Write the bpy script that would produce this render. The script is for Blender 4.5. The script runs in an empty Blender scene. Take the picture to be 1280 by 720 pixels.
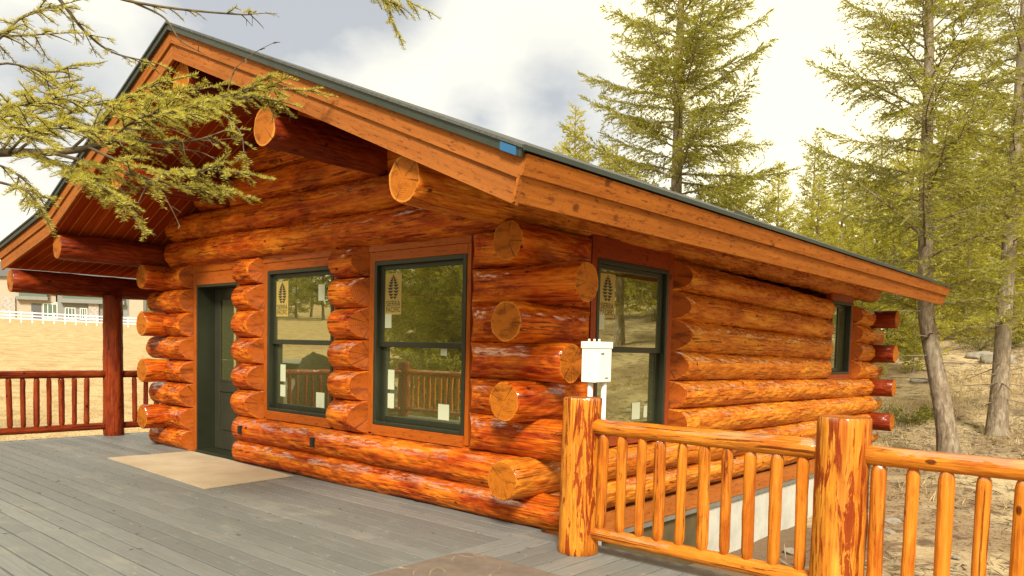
import bpy, bmesh, math, random
import numpy as np
from mathutils import Vector, Matrix, noise
R = math.radians
sc = bpy.context.scene
col = sc.collection

# ------------------------------------------------------------------ camera
cam_d = bpy.data.cameras.new('camera'); cam = bpy.data.objects.new('camera', cam_d); col.objects.link(cam)
YAW, PIT, ROL, FPX, PPY = 0.7208, -0.0593, 0.0238, 958.7, 492.0
CAM = Vector((4.0788, -4.9475, 1.5))
right0 = Vector((math.cos(YAW), math.sin(YAW), 0)); fwd0 = Vector((-math.sin(YAW), math.cos(YAW), 0)); up0 = Vector((0, 0, 1))
fwd = fwd0*math.cos(PIT)+up0*math.sin(PIT); upv = -fwd0*math.sin(PIT)+up0*math.cos(PIT)
cr, sr = math.cos(ROL), math.sin(ROL)
rgt = right0*cr+upv*sr; upc = -right0*sr+upv*cr
M = Matrix((rgt, upc, -fwd)).transposed().to_4x4(); M.translation = CAM
cam.matrix_world = M
cam_d.sensor_width = 36; cam_d.lens = FPX/1280*36; cam_d.shift_y = (PPY-360)/1280
cam_d.clip_start = 0.05; cam_d.clip_end = 2000
sc.camera = cam
sc.render.resolution_x, sc.render.resolution_y = 1024, 576

# ------------------------------------------------------------------ light
SUN_EL, SUN_AZ = R(38), R(140)      # azimuth measured clockwise from +Y
w = bpy.data.worlds.new('World'); sc.world = w; w.use_nodes = True
nt = w.node_tree; nt.nodes.clear()
def N(t, typ, **k):
    n = t.nodes.new(typ)
    for a, b in k.items():
        if a in n.inputs: n.inputs[a].default_value = b
        else: setattr(n, a, b)
    return n
out = N(nt, 'ShaderNodeOutputWorld')
sky = N(nt, 'ShaderNodeTexSky'); sky.sky_type = 'NISHITA'; sky.sun_disc = False
sky.sun_elevation = SUN_EL; sky.sun_rotation = SUN_AZ
bg1 = N(nt, 'ShaderNodeBackground', Strength=0.10)
nt.links.new(sky.outputs[0], bg1.inputs[0])
tc = N(nt, 'ShaderNodeTexCoord')
mp = N(nt, 'ShaderNodeMapping'); mp.inputs['Scale'].default_value = (1.0, 1.0, 2.0); mp.inputs['Location'].default_value = (3.1, 0.7, 0.4)
nt.links.new(tc.outputs['Generated'], mp.inputs[0])
nz = N(nt, 'ShaderNodeTexNoise', Scale=5.0, Detail=7.0, Roughness=0.58); nt.links.new(mp.outputs[0], nz.inputs['Vector'])
nz2 = N(nt, 'ShaderNodeTexNoise', Scale=1.6, Detail=4.0, Roughness=0.5); nt.links.new(mp.outputs[0], nz2.inputs['Vector'])
def M2(op, a_, b_):
    n = N(nt, 'ShaderNodeMath'); n.operation = op
    for i, v in enumerate((a_, b_)):
        if hasattr(v, 'links'): nt.links.new(v, n.inputs[i])
        else: n.inputs[i].default_value = v
    return n.outputs[0]
# grey cloud bellies at given compass directions, ragged by noise
acc = None
for dx, dy, dz, rad_, amt in ((-.80, .47, .39, .18, 1.0), (-.73, .56, .41, .12, .8), (-.60, .75, .30, .12, .6), (-.67, .69, .28, .08, .55), (-.97, .30, .27, .16, .45), (-.95, .2, .55, .2, .5), (-.25, .80, .62, .25, .8), (.4, -.6, .6, .5, .7), (.7, .5, .5, .35, .6)):
    v_ = Vector((dx, dy, dz)).normalized()
    d_ = N(nt, 'ShaderNodeVectorMath'); d_.operation = 'DISTANCE'; nt.links.new(tc.outputs['Generated'], d_.inputs[0]); d_.inputs[1].default_value = v_
    t_ = M2('SUBTRACT', 1.0, M2('DIVIDE', d_.outputs['Value'], rad_)); t_ = M2('MULTIPLY', M2('MAXIMUM', t_, 0.0), amt*1.6)
    acc = t_ if acc is None else M2('MAXIMUM', acc, t_)
fc = M2('MULTIPLY', acc, M2('MULTIPLY', nz.outputs['Fac'], 2.0))
fc = M2('ADD', fc, M2('MULTIPLY', M2('MAXIMUM', M2('SUBTRACT', nz2.outputs['Fac'], .50), 0.0), 2.6))
crmp = N(nt, 'ShaderNodeValToRGB')
e = crmp.color_ramp.elements
e[0].position = 0.04; e[0].color = (0.96, 0.86, 0.55, 1)
e[1].position = 0.85; e[1].color = (0.34, 0.352, 0.365, 1)
x = e.new(0.35); x.color = (0.60, 0.585, 0.52, 1)
nt.links.new(fc, crmp.inputs[0])
bg2 = N(nt, 'ShaderNodeBackground', Strength=1.0); nt.links.new(crmp.outputs[0], bg2.inputs[0])
mx = N(nt, 'ShaderNodeMixShader', Fac=0.85); mx.inputs[0].default_value = 0.93
nt.links.new(bg1.outputs[0], mx.inputs[1]); nt.links.new(bg2.outputs[0], mx.inputs[2]); nt.links.new(mx.outputs[0], out.inputs[0])
sl = bpy.data.lights.new('sun', 'SUN'); sl.energy = 3.6; sl.angle = R(13); sl.color = (1.0, 0.93, 0.80)
so = bpy.data.objects.new('sun', sl); col.objects.link(so)
sd = Vector((math.sin(SUN_AZ)*math.cos(SUN_EL), math.cos(SUN_AZ)*math.cos(SUN_EL), math.sin(SUN_EL)))
so.rotation_euler = (-sd).to_track_quat('-Z', 'Y').to_euler(); so.location = sd*30
sc.view_settings.view_transform = 'Standard'; sc.view_settings.look = 'None'
sc.view_settings.exposure = 0.80; sc.view_settings.gamma = 1.0
sc.cycles.max_bounces = 8; sc.cycles.transparent_max_bounces = 12
sc.cycles.use_denoising = True
sc.cycles.sample_clamp_indirect = 4.0

# ------------------------------------------------------------------ material helpers
MAT = {}
def newmat(name):
    m = bpy.data.materials.new(name); m.use_nodes = True; t = m.node_tree; t.nodes.clear()
    o = N(t, 'ShaderNodeOutputMaterial'); p = N(t, 'ShaderNodeBsdfPrincipled'); t.links.new(p.outputs[0], o.inputs[0])
    MAT[name] = m
    return m, t, p, o
def ramp(t, stops, src=None):
    n = N(t, 'ShaderNodeValToRGB'); el = n.color_ramp.elements
    while len(el) < len(stops): el.new(0.5)
    for q, (pos, c) in zip(el, stops):
        q.position = pos; q.color = (*c, 1) if len(c) == 3 else c
    if src is not None: t.links.new(src, n.inputs[0])
    return n
def mixc(t, a, b, fac, mode='MIX'):
    n = N(t, 'ShaderNodeMix'); n.data_type = 'RGBA'; n.blend_type = mode
    for s, v in ((0, fac), (6, a), (7, b)):
        if hasattr(v, 'is_linked') or hasattr(v, 'links'): t.links.new(v, n.inputs[s])
        else: n.inputs[s].default_value = v if s == 0 else ((*v, 1) if len(v) == 3 else v)
    return n.outputs[2]
def math_(t, op, a, b=0.0, c=None):
    n = N(t, 'ShaderNodeMath'); n.operation = op
    for i, v in enumerate((a, b, c)):
        if v is None: continue
        if hasattr(v, 'links'): t.links.new(v, n.inputs[i])
        else: n.inputs[i].default_value = v
    return n.outputs[0]
def vec(t, kind='obj', scale=(1, 1, 1), attr='lp'):
    m = N(t, 'ShaderNodeMapping'); m.inputs['Scale'].default_value = scale
    if kind == 'attr':
        a = N(t, 'ShaderNodeAttribute'); a.attribute_name = attr; t.links.new(a.outputs['Vector'], m.inputs[0])
    else:
        a = N(t, 'ShaderNodeTexCoord'); t.links.new(a.outputs['Object'], m.inputs[0])
    return m.outputs[0]
def noi(t, v, scale, detail=4, rough=.55, dist=0.0):
    n = N(t, 'ShaderNodeTexNoise', Scale=scale, Detail=detail, Roughness=rough, Distortion=dist); t.links.new(v, n.inputs['Vector'])
    return n.outputs['Fac']
def bump(t, p, h, strength, dist, prev=None):
    b = N(t, 'ShaderNodeBump', Strength=strength, Distance=dist); t.links.new(h, b.inputs['Height'])
    if prev is not None: t.links.new(prev, b.inputs['Normal'])
    if p is not None: t.links.new(b.outputs[0], p.inputs['Normal'])
    return b.outputs[0]

def log_material(name, stops, dark, pale, streak=.5, gloss=.3, coat=.35, knots=True, pitch=1.0):
    m, t, p, o = newmat(name)
    L = vec(t, 'attr', (1, 1, 1))
    Ls = vec(t, 'attr', (.9, 13, 13)); Lf = vec(t, 'attr', (3, 70, 70)); Lc = vec(t, 'attr', (1.1, 30, 30))
    n0 = noi(t, vec(t, 'attr', (1.6, 4.5, 4.5)), 1.0, 4, .6, .5)
    n1 = noi(t, Ls, 1.0, 6, .68, .9)
    mixn = math_(t, 'ADD', math_(t, 'MULTIPLY', n0, .45), math_(t, 'MULTIPLY', n1, .55))
    c = ramp(t, stops, mixn).outputs[0]
    nb = noi(t, vec(t, 'attr', (1.3, 5, 5)), 1.2, 5, .6, .4)          # broad dark blotches of stain
    c = mixc(t, c, dark, math_(t, 'MULTIPLY', ramp(t, [(.50, (0, 0, 0)), (.60, (1, 1, 1))], nb).outputs[0], streak))
    nf = noi(t, Lf, 1.0, 3, .65)
    c = mixc(t, c, pale, math_(t, 'MULTIPLY', ramp(t, [(.53, (0, 0, 0)), (.70, (1, 1, 1))], nf).outputs[0], .45))
    c = mixc(t, c, dark, math_(t, 'MULTIPLY', ramp(t, [(.30, (1, 1, 1)), (.46, (0, 0, 0))], nf).outputs[0], .5))
    nd = noi(t, Lc, 1.0, 5, .7, 1.4)                  # dark checks along the grain
    chk = ramp(t, [(.585, (0, 0, 0)), (.62, (1, 1, 1))], nd).outputs[0]
    c = mixc(t, c, tuple(q*.35 for q in dark), math_(t, 'MULTIPLY', chk, .8))
    kn = None
    if knots:
        v = N(t, 'ShaderNodeTexVoronoi', Scale=3.4); v.feature = 'F1'
        t.links.new(vec(t, 'attr', (1, 1.7, 1.7)), v.inputs['Vector'])
        kd = math_(t, 'MULTIPLY_ADD', nf, .05, v.outputs['Distance'])
        kn = ramp(t, [(.085, (1, 1, 1)), (.13, (0, 0, 0))], kd).outputs[0]
        c = mixc(t, c, tuple(q*.22 for q in dark), math_(t, 'MULTIPLY', kn, .85))
    t.links.new(c, p.inputs['Base Color'])
    fac = N(t, 'ShaderNodeTexVoronoi', Scale=1.0); fac.feature = 'SMOOTH_F1'; fac.inputs['Smoothness'].default_value = .35
    wv = N(t, 'ShaderNodeVectorMath'); wv.operation = 'ADD'
    nv = N(t, 'ShaderNodeTexNoise', Scale=3.0, Detail=3.0); t.links.new(L, nv.inputs['Vector'])
    t.links.new(vec(t, 'attr', (7, 17, 17)), wv.inputs[0]); t.links.new(nv.outputs['Color'], wv.inputs[1])
    t.links.new(wv.outputs[0], fac.inputs['Vector'])
    b1 = bump(t, None, fac.outputs['Distance'], .75*pitch, .028)
    b2 = bump(t, None, mixn, .55, .03, b1)
    hh = math_(t, 'SUBTRACT', nf, math_(t, 'MULTIPLY', chk, 1.8))
    if kn is not None: hh = math_(t, 'SUBTRACT', hh, math_(t, 'MULTIPLY', kn, 1.5))
    bump(t, p, hh, .5, .009, b2)
    rr = math_(t, 'MULTIPLY_ADD', nb, .4, gloss-.12)
    t.links.new(rr, p.inputs['Roughness'])
    # varnish coat in noise patches, kept to upper sides to shape white sky glints
    nc = noi(t, vec(t, 'attr', (1.9, 6, 6)), 1.2, 5, .6, .8)
    ge = N(t, 'ShaderNodeNewGeometry'); sz = N(t, 'ShaderNodeSeparateXYZ'); t.links.new(ge.outputs['Normal'], sz.inputs[0])
    upw = ramp(t, [(.22, (0, 0, 0)), (.42, (1, 1, 1))], sz.outputs[2]).outputs[0]      # upward-facing mask that puts the sky glints along the log tops
    glint = ramp(t, [(.47, (0, 0, 0)), (.505, (1, 1, 1))], nc).outputs[0]
    t.links.new(math_(t, 'MULTIPLY', math_(t, 'MULTIPLY', glint, upw), 1.0 if coat > .28 else .5), p.inputs['Coat Weight'])
    p.inputs['Coat Roughness'].default_value = .10; p.inputs['Coat IOR'].default_value = 2.6 if coat > .28 else 1.7
    p.inputs['Specular IOR Level'].default_value = .15
    t.links.new(b2, p.inputs['Coat Normal'])
    return m
def end_material(name, base, ring, rim):
    m, t, p, o = newmat(name)
    # rings: distance from the pith, kept in attribute 'lp' (y, z are across the log)
    v = vec(t, 'attr', (0, 1, 1))
    ln = N(t, 'ShaderNodeVectorMath'); ln.operation = 'LENGTH'; t.links.new(v, ln.inputs[0])
    n = noi(t, vec(t, 'attr', (1, 1, 1)), 9, 3)
    d = math_(t, 'MULTIPLY_ADD', n, .02, ln.outputs['Value'])
    s = math_(t, 'SINE', math_(t, 'MULTIPLY', d, 420))
    c = mixc(t, base, ring, math_(t, 'MULTIPLY_ADD', s, .3, .3))
    sm = noi(t, vec(t, 'attr', (1, 3, 9)), 1.6, 5, .65)
    c = mixc(t, c, tuple(q*.4 for q in ring), ramp(t, [(.5, (0, 0, 0)), (.68, (.75, .75, .75))], sm).outputs[0])
    nn = noi(t, vec(t, 'attr', (1, 1, 1)), 22, 4, .7)
    c = mixc(t, c, tuple(q*.5 for q in ring), ramp(t, [(.52, (0, 0, 0)), (.75, (.6, .6, .6))], nn).outputs[0])
    c = mixc(t, c, rim, ramp(t, [(.145, (0, 0, 0)), (.162, (.7, .7, .7))], ln.outputs['Value']).outputs[0])
    # radial checks
    sx = N(t, 'ShaderNodeSeparateXYZ'); t.links.new(v, sx.inputs[0])
    ang = math_(t, 'ARCTAN2', sx.outputs[1], sx.outputs[2])
    na = N(t, 'ShaderNodeTexNoise', Scale=4.5, Detail=1.5); na.noise_dimensions = '1D'; oi = N(t, 'ShaderNodeObjectInfo'); t.links.new(math_(t, 'MULTIPLY_ADD', oi.outputs['Random'], 60, ang), na.inputs['W'])
    ck = ramp(t, [(.29, (1, 1, 1)), (.31, (0, 0, 0))], na.outputs['Fac']).outputs[0]
    c = mixc(t, c, (.03, .008, .002), math_(t, 'MULTIPLY', ck, .6))
    t.links.new(c, p.inputs['Base Color']); p.inputs['Roughness'].default_value = .6; p.inputs['Specular IOR Level'].default_value = .12
    bump(t, p, math_(t, 'ADD', nn, s), .15, .003)
    return m
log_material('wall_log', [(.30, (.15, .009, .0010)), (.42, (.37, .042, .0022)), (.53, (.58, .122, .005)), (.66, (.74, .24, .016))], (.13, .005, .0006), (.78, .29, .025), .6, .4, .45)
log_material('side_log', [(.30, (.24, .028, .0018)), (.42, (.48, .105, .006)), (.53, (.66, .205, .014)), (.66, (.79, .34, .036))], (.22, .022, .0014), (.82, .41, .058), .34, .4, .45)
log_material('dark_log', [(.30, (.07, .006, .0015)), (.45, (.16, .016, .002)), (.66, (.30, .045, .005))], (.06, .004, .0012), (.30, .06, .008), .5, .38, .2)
log_material('rail_log', [(.30, (.32, .06, .004)), (.43, (.50, .145, .010)), (.55, (.58, .185, .016)), (.70, (.64, .25, .030))], (.22, .026, .002), (.68, .30, .045), .5, .35, .4, True, .35)
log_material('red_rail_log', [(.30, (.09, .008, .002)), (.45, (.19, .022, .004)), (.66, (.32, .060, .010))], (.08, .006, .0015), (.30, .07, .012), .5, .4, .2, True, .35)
# post: peeled pale wood with leftover dark bark streaks
def post_material():
    m = log_material('post_log', [(.30, (.36, .075, .005)), (.43, (.53, .16, .012)), (.55, (.60, .22, .020)), (.70, (.68, .32, .045))], (.24, .03, .002), (.70, .34, .06), .5, .4, .3, True, .35)
    t = m.node_tree; p = [n for n in t.nodes if n.type == 'BSDF_PRINCIPLED'][0]
    src = p.inputs['Base Color'].links[0].from_socket
    n = noi(t, vec(t, 'attr', (2.6, 17, 17)), 1.0, 6, .68, .7)
    f = ramp(t, [(.53, (0, 0, 0)), (.555, (1, 1, 1))], n).outputs[0]
    c = mixc(t, src, (.20, .020, .003), math_(t, 'MULTIPLY', f, .88))
    t.links.new(c, p.inputs['Base Color'])
post_material()
end_material('log_end', (.50, .155, .011), (.24, .045, .003), (.70, .27, .035))
end_material('cut_end', (.36, .080, .004), (.20, .030, .002), (.33, .065, .005))
end_material('pale_end', (.45, .14, .014), (.25, .058, .005), (.62, .26, .04))
end_material('dark_end', (.30, .05, .012), (.18, .02, .005), (.34, .07, .015))

def board_material(name, base, dark, rough=.6, grain=(1.2, 30, 30), coat=0.0, sawn=0.0, axis='obj', nk=True):
    m, t, p, o = newmat(name)
    n1 = noi(t, vec(t, axis, grain), 1.0, 5, .62, .4)
    n2 = noi(t, vec(t, axis, (1, 1, 1)), 1.7, 4)
    c = mixc(t, base, dark, ramp(t, [(.38, (0, 0, 0)), (.75, (.8, .8, .8))], n1).outputs[0])
    c = mixc(t, c, tuple(q*.72 for q in base), ramp(t, [(.4, (0, 0, 0)), (.7, (.6, .6, .6))], n2).outputs[0])
    if nk:
        v = N(t, 'ShaderNodeTexVoronoi', Scale=2.3); t.links.new(vec(t, axis, (1, 1, 1.2)), v.inputs['Vector'])
        c = mixc(t, c, tuple(q*.45 for q in dark), math_(t, 'MULTIPLY', ramp(t, [(.05, (1, 1, 1)), (.10, (0, 0, 0))], v.outputs['Distance']).outputs[0], .8))
        sp = noi(t, vec(t, axis, (9, 45, 45)), 1.0, 3, .7)
        c = mixc(t, c, tuple(q*.6 for q in dark), ramp(t, [(.56, (0, 0, 0)), (.66, (.8, .8, .8))], sp).outputs[0])
    t.links.new(c, p.inputs['Base Color']); p.inputs['Roughness'].default_value = rough; p.inputs['Specular IOR Level'].default_value = .15
    p.inputs['Coat Weight'].default_value = coat; p.inputs['Coat Roughness'].default_value = .2
    h = n1
    if sawn:
        n3 = noi(t, vec(t, axis, (60, 60, 18)), 1.0, 2); h = math_(t, 'ADD', n1, math_(t, 'MULTIPLY', n3, sawn))
    bump(t, p, h, .4, .006)
    return m
# boards that carry 'lp' (x = along the board)
board_material('fascia', (.39, .122, .016), (.20, .045, .006), .75, (1.2, 26, 26), 0, 1.2, 'attr')
board_material('fascia_front', (.37, .122, .024), (.21, .055, .010), .75, (1.2, 26, 26), 0, 1.2, 'attr')
board_material('trim', (.40, .088, .006), (.28, .055, .007), .45, (1.5, 30, 30), .2, 0, 'attr')
board_material('red_trim', (.33, .055, .010), (.20, .025, .004), .45, (1.5, 30, 30), .2, 0, 'attr')
board_material('sill_beam', (.45, .135, .022), (.30, .07, .010), .5, (1.2, 24, 24), .15, 0, 'attr')
def soffit_material():
    m, t, p, o = newmat('soffit')
    tcn = N(t, 'ShaderNodeTexCoord'); s = N(t, 'ShaderNodeSeparateXYZ'); t.links.new(tcn.outputs['Object'], s.inputs[0])
    y = math_(t, 'DIVIDE', s.outputs[1], .135)
    fr = math_(t, 'FRACT', y); idx = math_(t, 'FLOOR', y)
    wn = N(t, 'ShaderNodeTexWhiteNoise'); wn.noise_dimensions = '1D'; t.links.new(idx, wn.inputs['W'])
    c = ramp(t, [(0, (.25, .030, .005)), (1, (.38, .065, .010))], wn.outputs['Value']).outputs[0]
    n1 = noi(t, vec(t, 'obj', (1, 26, 1)), 1.5, 4)
    c = mixc(t, c, (.16, .014, .003), ramp(t, [(.4, (0, 0, 0)), (.75, (.8, .8, .8))], n1).outputs[0])
    g = math_(t, 'LESS_THAN', fr, .07)
    c = mixc(t, c, (.60, .22, .04), math_(t, 'MULTIPLY', g, .75))
    t.links.new(c, p.inputs['Base Color']); p.inputs['Roughness'].default_value = .9; p.inputs['Specular IOR Level'].default_value = .0
    bump(t, p, math_(t, 'GREATER_THAN', fr, .09), .5, .006)
soffit_material()
def deck_material(name, axis):
    m, t, p, o = newmat(name)
    g = N(t, 'ShaderNodeNewGeometry')
    c = ramp(t, [(0, (.150, .158, .150)), (.5, (.188, .195, .184)), (1, (.225, .230, .214))], g.outputs['Random Per Island']).outputs[0]
    gr = (2, 55, 2) if axis == 'x' else (55, 2, 2)
    n1 = noi(t, vec(t, 'obj', gr), 1.0, 4, .7)
    c = mixc(t, c, (.12, .118, .10), ramp(t, [(.4, (0, 0, 0)), (.75, (.75, .75, .75))], n1).outputs[0])
    n2 = noi(t, vec(t, 'obj', (1.1, 1.6, 1)), 1.4, 6, .68, .6)
    c = mixc(t, c, (.33, .30, .23), ramp(t, [(.55, (0, 0, 0)), (.75, (.5, .5, .5))], n2).outputs[0])
    n3 = noi(t, vec(t, 'obj', (5, 9, 1)), 1.6, 6, .75)
    c = mixc(t, c, (.42, .37, .26), ramp(t, [(.60, (0, 0, 0)), (.70, (.65, .65, .65))], n3).outputs[0])
    t.links.new(c, p.inputs['Base Color'])
    t.links.new(math_(t, 'MULTIPLY_ADD', n2, .3, .40), p.inputs['Roughness'])
    bump(t, p, n1, .3, .004)
deck_material('deck_x', 'x'); deck_material('deck_y', 'y')
def simple(name, colr, rough=.5, metal=0.0, var=None, scale=8.0, bmp=0.0, coat=0.0):
    m, t, p, o = newmat(name)
    p.inputs['Roughness'].default_value = rough; p.inputs['Metallic'].default_value = metal; p.inputs['Coat Weight'].default_value = coat
    if var:
        n = noi(t, vec(t), scale, 6, .65)
        t.links.new(mixc(t, colr, var, ramp(t, [(.35, (0, 0, 0)), (.7, (1, 1, 1))], n).outputs[0]), p.inputs['Base Color'])
        if bmp: bump(t, p, n, bmp, .01)
    else: p.inputs['Base Color'].default_value = (*colr, 1)
    return m
simple('frame', (.022, .025, .012), .4, 0, (.017, .019, .010), 5)
simple('door_paint', (.038, .036, .022), .35, 0, (.03, .029, .018), 5)
simple('drip_metal', (.034, .046, .036), .5, .1, (.024, .032, .026), 4)
simple('shingle', (.10, .10, .095), .85, 0, (.045, .05, .046), 30, .5)
simple('flashing', (.28, .28, .25), .5, .4, (.2, .2, .18), 5)
simple('concrete_form', (.56, .55, .48), .7, 0, (.44, .42, .36), 3)
simple('brown_foundation', (.12, .085, .035), .7, 0, (.07, .05, .02), 3)
simple('box_plastic', (.80, .80, .72), .35, 0, (.76, .75, .66), 3)
simple('brown_sheet', (.50, .40, .27), .8, 0, (.40, .30, .18), 2.2, .1)
simple('paint_white', (.75, .74, .70), .5)
simple('blue_tape', (.015, .11, .26), .5)
simple('dark_hole', (.01, .008, .006), .8)
simple('sticker', (.42, .30, .07), .5, 0, (.38, .27, .06), 12)
simple('sticker_ink', (.035, .028, .012), .6)
simple('label_paper', (.50, .52, .36), .6)
simple('brass', (.30, .22, .09), .3, 1.0)
simple('indoor_wall', (.35, .25, .14), .8, 0, (.3, .2, .1), 2)
simple('ochre_board', (.36, .22, .04), .6, 0, (.30, .17, .03), 3)
def glass_material():
    m, t, p, o = newmat('glass')
    gl = N(t, 'ShaderNodeBsdfGlossy', Roughness=.004); gl.inputs['Color'].default_value = (.92, .95, .70, 1)
    tr = N(t, 'ShaderNodeBsdfTransparent'); tr.inputs['Color'].default_value = (.55, .58, .38, 1)
    df = N(t, 'ShaderNodeBsdfDiffuse'); df.inputs['Color'].default_value = (.17, .17, .06, 1)
    a = N(t, 'ShaderNodeMixShader'); a.inputs[0].default_value = .45
    t.links.new(tr.outputs[0], a.inputs[1]); t.links.new(df.outputs[0], a.inputs[2])
    b = N(t, 'ShaderNodeMixShader'); b.inputs[0].default_value = .47
    # slight waviness of float glass
    n = noi(t, vec(t), 3.0, 2); bp = N(t, 'ShaderNodeBump', Strength=.03, Distance=.01)
    t.links.new(n, bp.inputs['Height']); t.links.new(bp.outputs[0], gl.inputs['Normal'])
    t.links.new(a.outputs[0], b.inputs[1]); t.links.new(gl.outputs[0], b.inputs[2]); t.links.new(b.outputs[0], o.inputs[0])
glass_material()
def mat_rug():
    m, t, p, o = newmat('rug')
    n = noi(t, vec(t), 6, 6, .7); n2 = noi(t, vec(t), 60, 3)
    c = mixc(t, (.135, .105, .082), (.20, .155, .12), ramp(t, [(.35, (0, 0, 0)), (.7, (1, 1, 1))], n).outputs[0])
    # pale loose curls of dried drips: thin iso-lines of a smooth noise, broken up
    n3 = noi(t, vec(t), 2.4, 1, .4, .9)
    d = math_(t, 'ABSOLUTE', math_(t, 'SUBTRACT', n3, .50))
    ln = ramp(t, [(.006, (1, 1, 1)), (.014, (0, 0, 0))], d).outputs[0]
    br = ramp(t, [(.45, (0, 0, 0)), (.6, (1, 1, 1))], noi(t, vec(t), 4.5, 3)).outputs[0]
    c = mixc(t, c, (.45, .34, .20), math_(t, 'MULTIPLY', ln, math_(t, 'MULTIPLY', br, .8)))
    t.links.new(c, p.inputs['Base Color']); p.inputs['Roughness'].default_value = .75
    bump(t, p, n2, .3, .004)
mat_rug()
def bark():
    m, t, p, o = newmat('bark')
    n = noi(t, vec(t, 'obj', (9, 9, 3)), 1.6, 6, .7, .4)
    c = ramp(t, [(.3, (.08, .055, .032)), (.5, (.22, .165, .105)), (.7, (.40, .33, .24))], n).outputs[0]
    n2 = noi(t, vec(t), 1.1, 4)
    c = mixc(t, c, (.30, .27, .20), ramp(t, [(.5, (0, 0, 0)), (.75, (.7, .7, .7))], n2).outputs[0])
    t.links.new(c, p.inputs['Base Color']); p.inputs['Roughness'].default_value = .9
    bump(t, p, n, .9, .03)
    m, t, p, o = newmat('twig_bark')
    n = noi(t, vec(t), 14, 4)
    t.links.new(ramp(t, [(.3, (.035, .022, .010)), (.7, (.15, .11, .05))], n).outputs[0], p.inputs['Base Color']); p.inputs['Roughness'].default_value = .85
    bump(t, p, n, .6, .01)
bark()
def foliage(name, stops, trans=.35, tcol=(.30, .30, .03)):
    m, t, p, o = newmat(name)
    g = N(t, 'ShaderNodeNewGeometry')
    c = ramp(t, stops, g.outputs['Random Per Island']).outputs[0]
    n = noi(t, vec(t), .8, 3)
    c = mixc(t, c, stops[0][1], ramp(t, [(.45, (0, 0, 0)), (.7, (.6, .6, .6))], n).outputs[0])
    t.links.new(c, p.inputs['Base Color']); p.inputs['Roughness'].default_value = .5
    tl = N(t, 'ShaderNodeBsdfTranslucent'); t.links.new(mixc(t, c, tcol, .5), tl.inputs['Color'])
    ms = N(t, 'ShaderNodeMixShader'); ms.inputs[0].default_value = trans
    t.links.new(p.outputs[0], ms.inputs[1]); t.links.new(tl.outputs[0], ms.inputs[2]); t.links.new(ms.outputs[0], o.inputs[0])
foliage('needles_near', [(0, (.27, .25, .022)), (.5, (.54, .48, .045)), (1, (.74, .68, .18))], .35, (.70, .64, .12))
foliage('needles', [(0, (.16, .165, .022)), (.5, (.32, .315, .045)), (1, (.48, .45, .075))], .5, (.60, .54, .05))
foliage('needles_gold', [(0, (.30, .285, .03)), (.5, (.50, .465, .055)), (1, (.66, .60, .09))], .5, (.66, .60, .07))
foliage('needles_dark', [(0, (.07, .08, .015)), (.5, (.15, .158, .028)), (1, (.24, .235, .036))], .4)
foliage('shrub', [(0, (.10, .10, .014)), (.5, (.18, .17, .022)), (1, (.26, .23, .03))])
foliage('dry_grass', [(0, (.32, .22, .085)), (.5, (.48, .35, .15)), (1, (.62, .48, .24))], .25, (.5, .4, .15))
def ground_mat():
    m, t, p, o = newmat('ground')
    v = vec(t); tcn = N(t, 'ShaderNodeTexCoord'); s = N(t, 'ShaderNodeSeparateXYZ'); t.links.new(tcn.outputs['Object'], s.inputs[0])
    a = noi(t, v, .55, 7, .65); b = noi(t, v, 3.5, 6, .7); cfin = noi(t, v, 22, 4, .7)
    straw = mixc(t, (.52, .37, .17), (.64, .48, .25), b)
    straw = mixc(t, straw, (.34, .21, .08), ramp(t, [(.42, (0, 0, 0)), (.62, (.85, .85, .85))], noi(t, vec(t, 'obj', (.9, .9, .9)), 1.3, 8, .72)).outputs[0])
    straw = mixc(t, straw, (.22, .13, .05), ramp(t, [(.46, (0, 0, 0)), (.62, (.9, .9, .9))], cfin).outputs[0])
    soil = mixc(t, (.18, .115, .055), (.38, .27, .15), b)
    soil = mixc(t, soil, (.085, .05, .024), ramp(t, [(.52, (0, 0, 0)), (.66, (.9, .9, .9))], cfin).outputs[0])
    hs = mixc(t, soil, (.52, .40, .22), ramp(t, [(.44, (0, 0, 0)), (.62, (.9, .9, .9))], a).outputs[0])
    hs = mixc(t, hs, (.085, .05, .022), ramp(t, [(.52, (0, 0, 0)), (.62, (.85, .85, .85))], b).outputs[0])
    # open hay field west of the cabin, forest litter on the slope to the east
    f = ramp(t, [(.0, (1, 1, 1)), (1.0, (0, 0, 0))], math_(t, 'MULTIPLY_ADD', s.outputs[0], .25, 2.4)).outputs[0]
    # bare brown soil close to the foundation
    nx = math_(t, 'ABSOLUTE', math_(t, 'SUBTRACT', s.outputs[0], .4)); ny = math_(t, 'ABSOLUTE', math_(t, 'SUBTRACT', s.outputs[1], 4.0))
    dd = math_(t, 'MAXIMUM', math_(t, 'MULTIPLY', nx, .6), math_(t, 'MULTIPLY', ny, .3))
    dd = math_(t, 'ADD', dd, math_(t, 'MULTIPLY', b, .7))
    near = ramp(t, [(.9, (1, 1, 1)), (1.6, (0, 0, 0))], dd); near.color_ramp.interpolation = 'EASE'
    hs = mixc(t, hs, mixc(t, (.12, .07, .035), (.24, .16, .085), cfin), near.outputs[0])
    c = mixc(t, hs, straw, f)
    t.links.new(c, p.inputs['Base Color']); p.inputs['Roughness'].default_value = .95
    bump(t, p, math_(t, 'ADD', b, math_(t, 'MULTIPLY', cfin, .5)), .8, .06)
ground_mat()
simple('rock', (.33, .29, .22), .9, 0, (.18, .15, .11), 7, .6)
simple('dead_wood', (.30, .24, .16), .9, 0, (.2, .15, .09), 12, .4)
simple('house_beige', (.40, .34, .25), .8, 0, (.36, .31, .23), 2)
simple('house_grey', (.22, .22, .20), .8, 0, (.19, .19, .17), 2)
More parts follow.
